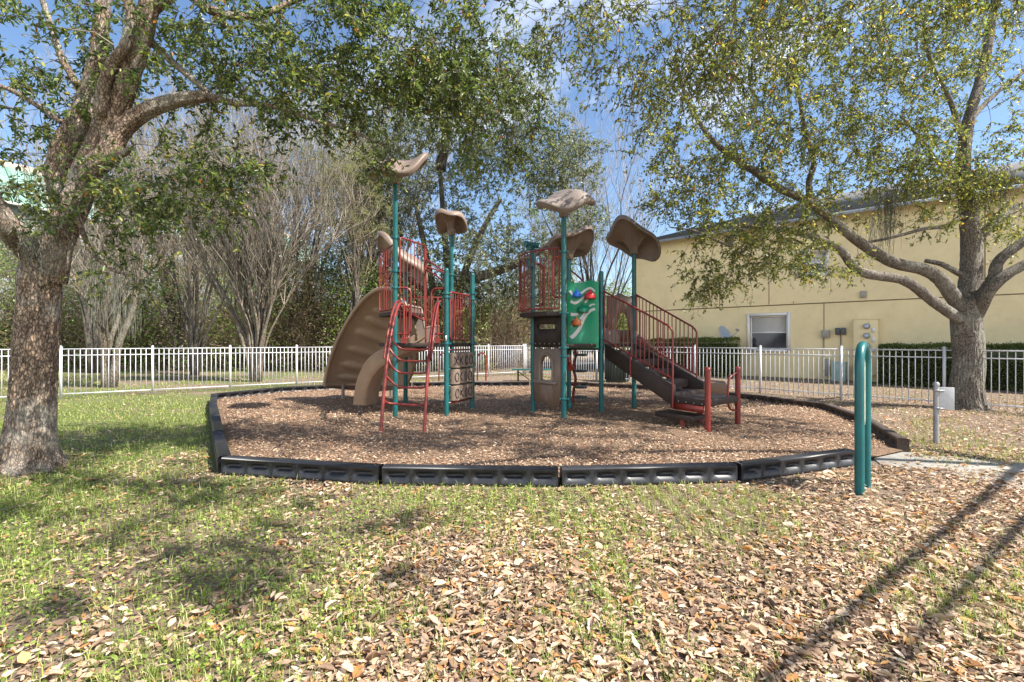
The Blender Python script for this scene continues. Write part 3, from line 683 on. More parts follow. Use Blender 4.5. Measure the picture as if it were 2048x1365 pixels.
# tic-tac-toe panel: nine barrels on three rods
ttt = P2+(P4-P2)*.12; tte = P2+(P4-P2)*.9; td = nrm(np.array([*(tte-ttt),0.])); face = np.array([.25,-.97,0])
for row in range(3):
    for c_ in range(3):
        q = ttt+(tte-ttt)*((c_+.5)/3); z0 = .32+row*.31; cc = np.array([q[0],q[1],z0]); rB = .128
        bl = MB().lathe(cc, [(.1,0),(rB,.012),(rB,.275),(.1,.29)], 22).build('barrel', M['tan'], LT, True)
        def onr(th, z): return cc+np.array([(rB+.003)*math.cos(th), (rB+.003)*math.sin(th), z])
        def stroke(pts):
            mb = MB()
            for (t0,z0_),(t1,z1_) in zip(pts[:-1], pts[1:]): mb.tube([onr(t0,z0_), onr((t0+t1)/2,(z0_+z1_)/2), onr(t1,z1_)], .008, 5)
            return mb
        offs = {(2,0):(-.95,.7),(2,1):(-1.35,-.3),(2,2):(-1.6,-.75),(1,0):(-2.15,-.85),(1,1):(-1.45,-.4),(1,2):(-2.3,-.95),(0,0):(-2.1,-.8),(0,1):(-1.3,-.3),(0,2):(-2.3,-.9)}[(row,c_)]
        tx, to = offs; w_ = .32; mk = MB()
        for sgn in (-1, 1): 
            s2 = stroke([(tx-w_*sgn,.06),(tx,.14),(tx+w_*sgn,.225)]); mk.add(np.concatenate(s2.v), s2.f)
        mk.build('letter', M['ink'], bl); mk = MB()
        s2 = stroke([(to+.32*math.cos(k_*TAU/12), .142+.085*math.sin(k_*TAU/12)) for k_ in range(13)]); mk.add(np.concatenate(s2.v), s2.f)
        mk.build('letter', M['ink'], bl)
    MB().tube([[P2[0],P2[1],.3+row*.31],[P4[0],P4[1],.3+row*.31]], .012, 6).build('rod', M['teal'], LT)
for z in (.29,1.28): MB().seg([P2[0],P2[1],z], [P4[0],P4[1],z], .03, .03).build('panel_rail', M['red'], LT)
# wide curved slide
Lc = cr([P(790,581,9.55),P(760,580,9.8),P(738,592,10.05),P(719,611,10.3),P(702,635,10.55),(P(686,663,10.8)),P(672,692,11.0),P(661,722,11.15),P(654,748,11.25),P(650,770,11.3)], 8)
Rc = cr([P(806,600,9.5),P(812,612,9.45),P(820,630,9.5),P(828,652,9.65),P(834,675,9.85),P(835,700,10.1),P(832,722,10.4),P(826,742,10.6),P(820,757,10.8),P(814,769,10.9)], 8)
nu, nvv = len(Lc), 46; grd = np.zeros((nu,nvv,3))
fins = [(.30,.2,.46),(.40,.17,.44),(.52,.13,.42),(.66,.13,.4),(.79,.12,.38),(.91,.12,.34)]
for j in range(nvv):
    t = j/(nvv-1); base = Lc*(1-t)+Rc*t
    bul = math.sin(math.pi*t)**.8; base = base.copy(); base[:,1] += .7*bul*np.linspace(.45,1,nu)
    base[:,2] -= .06*bul
    uu = np.linspace(0, 1, nu)
    for fu, f0, f1 in fins:
        cu = fu+.09*(t-.1)-.05*t*t; w_ = .03*math.sin(math.pi*min(1,max(0,(t-f0+.06)/(f1-f0+.12))))**.6
        e = np.exp(-((uu-cu)/max(w_,.008))**2)*(1/(1+math.exp(-(t-f0)/.02)))*(1/(1+math.exp((t-f1)/.07)))
        base[:,1] -= .1*e
    grd[:,j] = base
sl = MB().grid(grd, .03).build('slide', M['tan_slide'], LT, True, auto=80)
rim = Lc+np.array([0,-.03,.01]); MB().tube(rim, .045, 10).tube(Rc+np.array([0,-.01,0]), .03, 8).tube(cr([grd[-1,j] for j in range(0,nvv,5)]+[grd[-1,-1]],3)+np.array([0,-.02,0]), .045, 10).build('slide_rim', M['tan_slide'], sl, True)
mb = MB(); ug = np.zeros((6,24,3))
for j in range(24):
    t = j/23; a = Lc[-1]*(1-t)+Rc[-1]*t; bl_ = math.sin(math.pi*t)
    for i in range(6):
        s_ = i/5; ug[i,j] = a+np.array([0,.7*bl_-.0*s_+.15*s_,-.07*bl_*s_-.16*math.sin(s_*1.5)*(.4+.6*bl_)])
mb.grid(ug, .02).build('slide_exit', M['tan'], sl, True)
for px, py, yy in ((686,804,11.45),(735,803,11.5),(782,801,11.5)):
    b_ = G(px, py); MB().tube([b_-[0,0,.1], b_*[1,1,0]+[0,0,.42]], .038, 10).build('slide_leg', M['tan_light'], sl, True)
# small chute in front
up = cr([P(829,672,9.35),P(812,684,9.35),P(790,692,9.35),P(765,700,9.35),P(746,712,9.38),P(732,727,9.42),P(722,746,9.5),P(715,765,9.55),P(711,785,9.6),P(708,809,9.65)], 4)
lw = cr([P(829,701,9.35),P(812,706,9.35),P(798,711,9.35),P(778,723,9.35),P(760,735,9.38),P(746,750,9.42),P(738,766,9.5),P(733,780,9.55),P(731,795,9.6),P(730,811,9.65)], 4)
cg = np.zeros((len(up),12,3)); W_ = .5
for i in range(len(up)):
    dep_ = np.array([.12,W_,0])
    prof = [up[i], up[i]*.75+lw[i]*.25, up[i]*.5+lw[i]*.5, up[i]*.25+lw[i]*.75, lw[i]*.95+up[i]*.05, lw[i]+dep_*.12, lw[i]+dep_*.88, lw[i]*.95+up[i]*.05+dep_, up[i]*.25+lw[i]*.75+dep_, up[i]*.5+lw[i]*.5+dep_, up[i]*.75+lw[i]*.25+dep_, up[i]+dep_]
    cg[i] = prof
ch = MB().grid(cg, .02).build('small_slide', M['tan_slide'], LT, True, auto=70)
MB().tube(up, .022, 8).tube(up+np.array([.12,W_,0]), .022, 8).tube(lw, .016, 8).build('slide_rim', M['tan_slide'], ch, True)
b_ = G(719,825); MB().tube([b_-[0,0,.1], b_+[0,0,.3]], .035, 10).build('slide_leg', M['tan_light'], ch, True)
# slide entry walls behind the deck
mb = MB(); ux = np.array([1.,.05,0]); O = P(808,700,9.95); O[2] = 0
W1 = .72
def sp(s_):
    zt = 2.16 if s_ < .36 else (2.16-.44*min(1,(s_-.36)/.05) if s_ < .41 else 1.74-.05*(s_-.4))
    return [(1.42, zt+.03*math.cos(s_*9))]
plate(mb, O, ux, (W1, sp), .04, 24); mb.tube([O+ux*x+np.array([0,0,sp(x)[0][1]]) for x in np.linspace(0,W1,20)], .028, 8); mb.build('slide_entry', M['tan_light'], LT, True)

# ---- right tower
Q1, Q2, Q3, Q4, Q5 = map(np.array, ((.41,9.41),(.92,8.6),(1.16,9.85),(1.72,9.32),(2.51,9.94)))
RT = thing('stair_tower', 'play tower with the green climbing wall, red railed stairs and brown leaf canopies', 'play tower', (1.4,9.6,0))
post(RT, Q1, 3.12, False, (1.4,1.9,2.3,.85,.35)); post(RT, Q2, 3.72, False, (.42,1.18,1.33,1.95,2.3,3.04)); post(RT, Q3, 3.1, False, (1.4,2.4)); post(RT, Q4, 2.8, True, (1.35,1.5,2.32,2.4)); post(RT, Q5, 3.28, False, (1.5,2.36))
MB().box((Q5[0]+.03,Q5[1]-.055,1.6), (.05,.004,.12)).build('sticker', M['white_p'], RT)
QB = np.array([2.0,10.75]); QA = np.array([1.15,10.6]); QL = np.array([.14,9.22]); QM = np.array([.62,8.62]); QE = np.array([.45,10.1])
deck(RT, [Q2,Q4,Q5,QB,QA,Q1], 1.4); deck(RT, [QL,QM,Q2,Q3,QE], 1.98, t=.08)
# bowed balcony rail
bp = cr([(QL[0],QL[1],0),(.33,8.86,0),(.62,8.66,0),(Q2[0]-.08,Q2[1]+.02,0)], 8); mb = MB(); hz = np.linspace(3.07,3.11,len(bp))
mb.tube(bp+np.stack([0*hz,0*hz,hz],1), .017, 8).tube(bp+[0,0,2.03], .017, 8)
for i in np.linspace(0, len(bp)-1, 12).astype(int): mb.tube([bp[i]+[0,0,2.03], bp[i]+[0,0,hz[i]]], .0095 if 0 < i < len(bp)-1 else .016, 6, False)
mb.build('balcony_rail', M['red'], RT, True)
barrier(RT, QL+[.02,.04], QE+[-.02,0], 2.03, 2.03, 3.0, 3.0, 7)
MB().tube(rect_loop(np.array([Q1[0]+.02,Q1[1]+.15,0.]), np.array([1,.2,0]), .19, 2.15, 2.98, .09), .02, 8).build('grab_rail', M['red'], RT, True)
MB().tube(rect_loop(np.array([Q2[0]-.03,Q2[1]+.25,0.]), np.array([-1,.2,0]), .14, 2.25, 2.98, .07), .018, 8).build('grab_rail', M['red'], RT, True)
# telescope and binoculars
t0, t1 = P(1050,488,9.2), P(1070,491,9.35)
MB().tube([t0, t0+(t1-t0)*.25, t0+(t1-t0)*.26, t1, t1+[.06,.02,0]], [.062,.06,.05,.055,.055], 16).tube([[Q1[0],Q1[1],3.0],[Q1[0],Q1[1]-.02,3.2],[Q1[0]-.02,Q1[1]-.04,3.3]], .055, 12).tube([P(1058,493,9.25), P(1059,500,9.25)], .06, 12).build('telescope', M['teal'], RT, True)
cb = P(1059,527,9.15); MB().tube([cb+[-.05,-.06,.06],cb+[-.05,.08,.04]], .042, 12).tube([cb+[.05,-.06,.06],cb+[.05,.08,.04]], .042, 12).box(cb+[0,0,-.02], (.16,.09,.09)).tube([cb+[0,0,-.05],cb+[.01,0,-.12]], .035, 10).tube([cb, [Q1[0],Q1[1],cb[2]]], .02, 8).build('binoculars', M['teal'], RT, True)
# barrier panel under the balcony (dark) with slot
u12 = np.array([*(Q2-Q1),0.]); L12 = np.linalg.norm(u12); u12 /= L12
def sp1(s_):
    x = s_/(L12-.14); 
    if .12 < x < .86:
        e = min(x-.12,.86-x); h_ = .045*math.sqrt(max(0,1-(1-min(1,e/.07))**2)); return [(1.36,1.72-h_),(1.72+h_,1.95)]
    return [(1.36,1.95)]
mb = MB(); plate(mb, np.array([*Q1,0.])+u12*.07, u12, (L12-.14, sp1), .05, 50); mb.build('slotted_panel', M['brown'], RT)
for i in range(6): MB().lathe(np.array([*Q1,1.4])+u12*(.12+i*.15)+np.array([u12[1],-u12[0],0])*.03, [(.012,-.006),(.012,.006)], 8, [u12, np.array([0,0,1.]), np.array([u12[1],-u12[0],0])]).build('bolt', M['grey'], RT)
# tan window panel
def sp2(s_):
    x = s_/(L12-.13); zt = 1.31-.02*math.cos(x*TAU*3)-.05*math.exp(-((x)/.05)**2)*0; zb = .30-.07*math.sin(x*math.pi)**.5*(.6+.4*math.cos(x*9))+.0
    if x < .05 or x > .95: zt -= .0; zb += .05
    if .27 < x < .73:
        a = (x-.5)/.23; return [(zb,.72),(.98+.2*math.sqrt(max(0,1-a*a)),zt)]
    return [(zb,zt)]
mb = MB(); O2 = np.array([*Q1,0.])+u12*.065; plate(mb, O2, u12, (L12-.13, sp2), .055, 60)
wp = mb.build('window_panel', M['tan'], RT)
nf = np.array([u12[1],-u12[0],0]); Wp = L12-.13; Cx = Wp*.5
arch = [O2+u12*(Cx-Wp*.25)+nf*.035+[0,0,.72]]+[O2+u12*(Cx-Wp*.25*math.cos(math.pi*k_/12))+nf*.035+np.array([0,0,.98+.22*math.sin(math.pi*k_/12)]) for k_ in range(13)]+[O2+u12*(Cx+Wp*.25)+nf*.035+[0,0,.72]]
MB().tube(arch, .03, 8).build('arch_frame', M['tan'], wp, True)
MB().seg(O2+u12*Wp*.08+nf*.05+[0,0,.69], O2+u12*Wp*.9+nf*.05+[0,0,.69], .1, .06).build('ledge', M['tan_light'], wp, bevel=.015)
MB().add([O2+u12*(Wp*.25)+nf*.03+[0,0,.64],O2+u12*(Wp*.75)+nf*.03+[0,0,.64],O2+u12*(Wp*.5)+nf*.03+[0,0,.32],O2+u12*(Wp*.5)+nf*.075+[0,0,.6]], [(0,3,1),(1,3,2),(2,3,0)]).build('relief', M['tan'], wp)
# green climbing wall
ga, gb = np.array([1.08,9.36]), np.array([1.66,9.26]); gu = np.array([*(gb-ga),0.]); gn = nrm([gu[1],-gu[0],0]); gg = np.zeros((30,24,3))
def gpt(u, v, out=0.):   # u across 0..1, v down 0..1
    top = 2.61-.035*math.sin(u*6)-.0*u-.05*u; z = top+(1.315-top)*v
    return np.array([ga[0],ga[1],0])+gu*u+gn*(.035*math.sin(u*7+1)*(1-v*.6)+.03*math.sin(v*9)*(1-u)+out)+np.array([0,0,z])
for i in range(30):
    for j in range(24): gg[i,j] = gpt(j/23, i/29)
cw = MB().grid(gg, .04).build('climbing_wall', M['green'], RT, True, auto=60)
def band(pts, w):
    c_ = cr([(a,b,0) for a,b in pts], 6); L_ = []; 
    for i, q in enumerate(c_):
        t = c_[min(i+1,len(c_)-1)]-c_[max(i-1,0)]; t = t/np.linalg.norm(t*[.57,1.3,1]); nn_ = np.array([-t[1]*1.3/.57,t[0]*.57/1.3]); ww = w*(1-.35*i/len(c_)); L_.append([gpt(q[0]+nn_[0]*ww*.5, q[1]+nn_[1]*ww*.5, .046), gpt(q[0]-nn_[0]*ww*.5, q[1]-nn_[1]*ww*.5, .046)])
    return np.array(L_)
mb = MB()
for pts, w in (([(.07,.14),(.13,.17),(.2,.215)],.05), ([(.42,.165),(.6,.125),(.75,.115),(.88,.16)],.05), ([(.1,.29),(.22,.31),(.4,.27),(.56,.22)],.06), ([(.1,.49),(.22,.485),(.34,.475)],.07),
               ([(.56,.32),(.66,.27),(.78,.23)],.04), ([(.7,.38),(.8,.355),(.88,.35)],.035), ([(.1,.66),(.16,.655)],.065), ([(.4,.56),(.5,.5),(.58,.45)],.045), ([(.1,.845),(.22,.8),(.38,.7),(.52,.56),(.7,.46),(.88,.415)],.075)):
    mb.grid(band(pts, w), .004)
mb.build('wave_stripe', M['white_p'], cw, True)
for u, v, m_, r_ in ((.3,.19,'blue',.085),(.72,.245,'redhold',.11),(.5,.43,'greenhold',.105),(.28,.62,'orange',.095)):
    cc = gpt(u, v, .03)+gn*.05; ax = [nrm(gu), np.array([0,0,1.]), gn]
    MB().lathe(cc, [(r_*.9,-.04),(r_,-.03),(r_,-.01),(r_*.95,r_*.3),(r_*.8,r_*.58),(r_*.55,r_*.78),(r_*.27,r_*.88),(r_*.2,r_*1.05),(r_*.23,r_*1.25),(r_*.1,r_*1.35)], 18, [nrm(gu), -gn, np.array([0,0,1.])]).build('hand_hold', M[m_], cw, True)
MB().box((1.37,9.33,1.3), (.62,.06,.05), math.atan2(gu[1],gu[0])).build('sill', M['brown'], RT)
MB().tube(cr([[1.2,9.9,2.45],[1.19,9.88,2.85],[1.28,9.85,2.82],[1.5,9.75,2.6],[1.62,9.7,2.5]],5), .018, 8).build('arch_rail', M['red'], RT, True)
# petals of the right tower
petal(RT, (Q2[0],Q2[1],3.74), 1.04, .95, math.radians(-8), math.radians(1), math.radians(24), .13, .12, 'tan_light')
petal(RT, (Q5[0],Q5[1],3.33), 1.13, .86, math.radians(8), math.radians(-25), math.radians(-34), .24, .14)
petal(RT, (Q3[0],Q3[1],3.2), 1.0, .9, math.radians(-6), math.radians(22), math.radians(-32), .2, .14)
# stairs
sd = np.array([.54,-.842,0]); wd = np.array([.787,.617,0]); Wd = 1.0; a4 = np.array([*Q4,0.])+wd*.06; a5 = np.array([*Q5,0.])-wd*.04
st = MB()
for o_ in (a4, a5):
    q0, q1 = o_+sd*.06, o_+sd*1.68; th_ = .05
    V = []
    for s_ in (-.5,.5): V += [q0+wd*s_*th_+[0,0,1.40], q0+wd*s_*th_+[0,0,1.16], q0+sd*.1+wd*s_*th_+[0,0,1.08], q1-sd*.12+wd*s_*th_+[0,0,.42], q1+wd*s_*th_+[0,0,.42], q1+wd*s_*th_+[0,0,.72]]
    st.add(V, [(5,4,3,2,1,0),(6,7,8,9,10,11)]+[(i,(i+1)%6,6+(i+1)%6,6+i) for i in range(6)])
sto = st.build('stairs', M['brown'], RT, bevel=.006)
for k_ in range(5):
    t = .14+k_*.315; z = 1.26-k_*.17; c_ = a4+sd*(t+.13)+wd*(Wd*.47)+[0,0,z]
    MB().box(c_, (Wd*.9,.3,.035), math.atan2(wd[1],wd[0])).box(c_+sd*.15+[0,0,-.06], (Wd*.9,.02,.13), math.atan2(wd[1],wd[0])).build('tread', M['brown'], sto, bevel=.004)
for nm, o_, T, za, zb_ in (('near', a4-wd*.03, 1.66, 1.47, .83), ('far', a5+wd*.03, 1.5, 1.47, .84)):
    r0_ = o_+sd*.06; r1_ = o_+sd*T; mb = MB(); hi = lambda t: 2.4-.72*t; lo = lambda t: za+(zb_-za)*t
    q = lambda t, z: r0_+(r1_-r0_)*t+np.array([0,0,z])
    mb.tube([q(0,lo(0)), q(0,hi(0))], .017, 8).tube([q(0,hi(0)), q(.93,hi(.95)), q(.975,hi(1)-.02), q(1,hi(1)-.08), q(1,.35 if nm == 'near' else .5)], .018, 8).tube([q(0,lo(0)), q(1,lo(1))], .015, 8)
    mb.tube([q(.42,lo(.42)), q(.42,lo(.42)-.4)], .018, 8)
    for i in range(1, 16): t = i/16; mb.tube([q(t,lo(t)), q(t,hi(t))], .0095, 6, False)
    mb.build('railing', M['red'], sto, True)
# landing platforms and their posts
def slab(pts, z0, z1, name):
    o = MB().prism([tuple(p[:2]) for p in pts], z0, z1).build(name, M['brown'], RT, bevel=.01); return o
c1 = a4+sd*1.66; c2 = a4+sd*2.3; c3 = c2+wd*.95; c4 = c1+wd*.95
pl = slab([c1,c2,c3,c4], .44, .54, 'platform'); 
for i in range(4):
    q = c1+(c2-c1)*(.15+.23*i)+[0,0,.47]-wd*.004; MB().lathe(q, [(.014,-.006),(.01,.01)], 8, [sd, np.array([0,0,1.]), -wd]).build('bolt', M['grey'], pl)
e1 = np.array([2.40,8.12,0]); e2 = np.array([2.80,7.5,0]); e3 = np.array([3.12,7.78,0]); e4 = np.array([2.72,8.4,0]); slab([e1,e2,e3,e4], .19, .27, 'step')
MB().seg([2.64,8.02,.385],[2.95,7.46,.385], .04, .1).build('beam', M['red'], RT)
for x, y, h_ in ((2.72,7.72,.2),(3.19,8.2,.45)): MB().lathe((x,y,0), [(.045,-.1),(.045,h_)], 14).build('leg', M['red'], RT, True)
for x, y, h_ in ((2.97,7.34,1.03),(3.75,8.03,1.0)): MB().lathe((x,y,0), [(.043,-.1),(.043,h_-.03),(.052,h_-.03),(.052,h_),(.035,h_+.02),(.01,h_+.025)], 16).build('grab_post', M['red'], RT, True)
MB().tube(cr([[3.75,8.03,.93],[3.66,7.98,.9],[3.56,7.92,.84],[3.53,7.9,.7],[3.53,7.9,.45],[3.58,7.93,.34],[3.7,8.0,.3],[3.75,8.03,.29]],5), .018, 8).build('grab_rail', M['red'], RT, True)
# arch panel + far slide
O3 = P(1214,690,10.2); O3[2] = 0; W3 = .66
def sp3(s_):
    x = s_/W3; zt = 2.4+.07*math.exp(-((x-.42)/.14)**2)-.02*x
    if .3 < x < .74:
        a = (x-.52)/.22; return [(1.4,1.42),(1.55+.5*math.sqrt(max(0,1-a*a)),zt)]
    return [(1.4,zt)]
mb = MB(); plate(mb, O3, np.array([1,.12,0])/1.007, (W3, sp3), .06, 50); mb.build('arch_panel', M['tan'], RT)
sa = cr([(2.2,10.9,1.45),(2.7,10.85,1.38),(3.2,10.75,1.0),(3.7,10.6,.62),(4.15,10.45,.36),(4.55,10.3,.3)], 6); sg = np.zeros((len(sa),11,3)); T = nrm(np.gradient(sa,axis=0)); nn_ = nrm(np.cross(T,[0,0,1.]))
for i in range(len(sa)):
    for j, (a, z) in enumerate(((-.3,.24),(-.3,.2),(-.27,.1),(-.22,.03),(-.1,0),(0,-.01),(.1,0),(.22,.03),(.27,.1),(.3,.2),(.3,.24))): sg[i,j] = sa[i]+nn_[i]*a+[0,0,z]
fs = MB().grid(sg, .025).tube(sg[:,0], .03, 8).tube(sg[:,-1], .03, 8).tube(cr(sg[-1],2), .028, 8).build('far_slide', M['tan'], RT, True, auto=70)
MB().tube([[4.3,10.4,-.05],[4.3,10.4,.33]], .035, 8).build('leg', M['tan_light'], fs)
hb = MB().lathe((2.02,10.3,1.4), [(.25,0),(.26,.15),(.22,.25),(.12,.31),(.01,.33)], 18); hb.build('entry_hump', M['tan_light'], RT, True)
# pod climber and talk tube
zg = MB().tube(cr([[1.36,10.85,-.1],[1.38,10.85,.3],[1.42,10.8,.6],[1.37,10.8,.85],[1.42,10.8,1.1],[1.4,10.8,1.4]],5), .032, 10).build('climber_pole', M['red'], RT, True)
for z, s_ in ((1.14,1),(.78,1),(.42,1),(.2,1)): MB().lathe((1.36+.17*s_,10.8,z), [(.12,-.025),(.15,-.02),(.15,.015),(.13,.025)], 16).build('pod', M['binmat'], zg, True)
MB().tube([P(1137,708,9.0),P(1138,722,9.0),P(1140,732,8.95),P(1141,737,8.86)], [.035,.035,.05,.06], 14).build('talk_tube', M['red'], RT, True)

# ---- hoop sign, small sign, hoops, bench, bin
hs = thing('hoop_sign', 'tall teal metal hoop holding a narrow cream panel, nearest the camera', 'sign', (3.4,4.66,0))
A, B = np.array([3.27,4.55,0]), np.array([3.53,4.82,0]); mid = (A+B)/2; hu = nrm(B-A); hw = np.linalg.norm(B-A)/2
pts = [A+[0,0,-.1],A+[0,0,.6],A+[0,0,1.2]]+[mid+hu*hw*math.cos(math.pi-math.pi*k_/10)+np.array([0,0,1.2+.21*math.sin(math.pi*k_/10)]) for k_ in range(1,10)]+[B+[0,0,1.2],B+[0,0,.6],B+[0,0,-.1]]
MB().tube(pts, .04, 18).build('hoop', M['teal'], hs, True)
hn_ = np.array([hu[1],-hu[0],0]); mb = MB()
pn = np.zeros((14,6,3))
for i in range(14):
    for j in range(6):
        z = .62+.72*i/13; u = -1+2*j/5; wv_ = hw-.04; lim = wv_ if z < 1.2 else wv_*math.sqrt(max(0,1-((z-1.2)/.2)**2)); pn[i,j] = mid+hu*u*lim+np.array([0,0,z])
mb.grid(pn, .016).build('sign_panel', M['sign'], hs)
for z in (.7,1.2,.95): MB().lathe(A+hu*.05+np.array([0,0,z])-hn_*.01, [(.014,-.03),(.014,.03)], 8, [hu, np.array([0,0,1.]), hn_]).build('bolt', M['grey'], hs)
ss = thing('post_sign', 'short galvanised pipe post carrying a small white plate, by the right oak', 'sign', (6.0,6.84,0))
MB().lathe((6.0,6.84,0), [(.033,-.1),(.033,.82),(.04,.82),(.04,.85),(.025,.87)], 16).build('pipe', M['grey'], ss, True)
pu = nrm([.8,-.45,0]); MB().box(np.array([6.09,6.80,.64]), (.2,.008,.32), math.atan2(pu[1],pu[0])).build('plate', M['signgrey'], ss, bevel=.004)
for z in (.75,.5): MB().lathe((6.0,6.84,z), [(.04,-.012),(.04,.012)], 14).box((6.03,6.80,z), (.1,.03,.02)).build('band_clamp', M['grey'], ss)
for nm, px0, px1, lab in ((0,878,900,'red steel bike hoop half hidden behind the tic-tac-toe panel post'),(1,955,972,'red steel bike hoop standing clear, right of the tic-tac-toe panel')):
    b0, b1 = G(px0,762), G(px1,762.5); w_ = (b1-b0)/2; mid_ = (b0+b1)/2; zt = .82
    pts = [b0-[0,0,.1], b0+[0,0,.5]]+[mid_-w_*math.cos(math.pi*k_/8)+np.array([0,0,zt+.2*math.sin(math.pi*k_/8)]) for k_ in range(9)]+[b1+[0,0,.5], b1-[0,0,.1]]
    tag(MB().tube(pts, .027, 10).build('bike_hoop', M['red'], loc=mid_, smooth=True), lab, 'bike rack', 'red bike hoops beyond the border')
bn = thing('bench', 'flat green slatted bench outside the far border, behind the window panel', 'bench', (1.0,17.5,0))
mb = MB()
for k_ in range(4): mb.box((1.0,17.35+k_*.095,.42), (2.0,.08,.035))
mb.build('seat', M['teal'], bn, bevel=.004)
for x in (.22,1.78): MB().tube([[x,17.45,-.05],[x,17.45,.4]], .03, 8).tube([[x,17.45,.35],[x+(.4 if x < 1 else -.4),17.45,.06]], .018, 6).box((x,17.47,.395), (.05,.36,.02)).build('leg', M['brown'], bn)
bi = thing('trash_bin', 'dark ribbed trash bin with a plastic liner behind the stairs', 'trash bin', (3.75,17.2,0))
mb = MB().lathe((3.75,17.2,0), [(.36,0),(.4,.05),(.42,.95),(.44,.96),(.44,1.0),(.38,1.0)], 26)
for k_ in range(26): a = k_*TAU/26; mb.seg((3.75+.415*math.cos(a),17.2+.415*math.sin(a),.08),(3.75+.425*math.cos(a),17.2+.425*math.sin(a),.94), .04, .02)
mb.build('body', M['binmat'], bi)
bg = MB(); pr = np.zeros((8,20,3))
for i in range(8):
    for j in range(20): a = -.9+j/19*1.3; r_ = .45+.05*math.sin(j*1.9+i)+.03*i/7; pr[i,j] = (3.78+r_*math.cos(a), 17.2+r_*math.sin(a), 1.02-.85*i/7*(.8+.2*math.sin(j*2.1)))
bg.grid(pr, .006).build('liner_bag', M['bag'], bi, True)

# ================================================================== TREES
def LP(pts): return [P(*p) for p in pts]   # (px, py, depth) polyline
# -- left oak
t = Tree('oak_tree', 'big rough barked oak at the left edge with lichen at its foot', (-5.44,5.45,0), M['bark_left'], 3); t.rs = .74
t.limb([(-5.45,5.45,-.08),(-5.44,5.45,.12),(-5.43,5.45,.5),(-5.4,5.45,1.0)]+LP([(78,620,5.45),(80,555,5.45),(88,505,5.45)]), .30, .235, 30, .03, .8, 9, .026)
t.limb(LP([(98,560,5.45),(118,480,5.42),(150,410,5.4),(172,345,5.38),(208,270,5.35),(238,200,5.3),(262,130,5.2),(290,50,5.1),(310,-60,5.0)]), .22, .12, 22, .04, 0, 6, .013)
t.limb(LP([(120,330,5.5),(150,270,5.5),(175,200,5.5),(196,120,5.5),(203,40,5.5),(205,-60,5.5)]), .17, .09, 18, .05)
t.limb(LP([(130,400,5.5),(118,350,5.5),(130,290,5.5),(160,240,5.5)]), .18, .15, 16, .06)
t.limb(LP([(175,345,5.35),(215,312,5.3),(240,262,5.3),(285,225,5.3),(345,202,5.35),(412,192,5.4)]), .17, .085, 18, .06, 0, 6, .01)
t.limb(LP([(225,315,5.2),(248,308,5.1),(262,295,5.0)]), .06, .035, 10, .1)
t.limb(LP([(265,75,5.15),(300,85,5.2),(345,125,5.3),(385,160,5.35),(415,185,5.4)]), .06, .035, 10, .08)
t.limb(LP([(412,192,5.4),(470,207,5.5),(540,212,5.6),(620,238,5.7),(700,262,5.8),(790,300,5.9)]), .06, .018, 10, .08)
t.limb(LP([(200,230,5.2),(215,150,5.1),(250,90,5.0),(262,30,5.0),(240,-30,5.0)]), .085, .05, 14, .06)
t.limb(LP([(95,570,5.4),(60,520,5.3),(25,480,5.1),(2,450,4.9),(-30,400,4.7),(-60,330,4.6)]), .13, .10, 16, .09)
t.limb(LP([(120,520,5.4),(80,500,5.3),(50,470,5.2),(10,430,5.1),(-50,330,5.0)]), .1, .08, 12, .08)
t.limb(LP([(155,170,5.4),(125,120,5.4),(105,60,5.4),(82,-10,5.4)]), .055, .035, 12, .08)
t.limb(LP([(125,245,5.5),(80,215,5.5),(30,185,5.5),(-20,165,5.5)]), .045, .03, 10, .08)
t.limb(LP([(150,420,5.3),(180,500,5.2),(225,540,5.1),(262,550,5.1)]), .04, .015, 8, .08)
t.limb(LP([(330,-60,5.3),(420,20,5.4),(520,30,5.6),(640,-10,5.8),(760,60,6.0)]), .08, .03, 10, .08)
t.limb(LP([(290,30,5.1),(420,-60,5.0),(620,-80,5.2),(820,-60,5.5),(1000,0,5.8)]), .09, .03, 10, .08)
cl = t.cloud([(60,100,5.4,1.0,1.0,1.0,48),(300,80,5.3,1.1,1.1,.9,60),(520,60,5.6,1.3,1.2,.9,66),(760,40,5.8,1.3,1.2,.8,70),(980,40,6.0,1.1,1.2,.7,44),
              (620,180,5.7,1.0,.9,.55,48),(800,185,5.9,1.0,.9,.6,56),(960,230,6.1,.9,.9,.6,42),(310,395,5.1,.85,.7,.28,44),(450,330,5.4,.7,.7,.3,28),(150,420,5.0,.5,.4,.35,9),
              (775,305,5.8,.25,.3,.2,8),(60,300,5.4,.7,.7,.7,26),(250,540,5.1,.25,.3,.15,6),(50,560,5.5,.3,.3,.1,0),(420,130,5.6,.7,.7,.5,24),(900,150,5.9,.9,.9,.6,50)])
cl = cl[RNG.random(len(cl)) < .68]
e, d = t.reach(cl, 1.9)
t.twigs(e, d, 8, .36, 11, .066, .025, OAK, .3, 1.1)
t.moss([P(70,470,5.2),P(100,430,5.1),P(45,470,5.1),P(1020,250,6.3)], 40, .35, .09)
t.done()

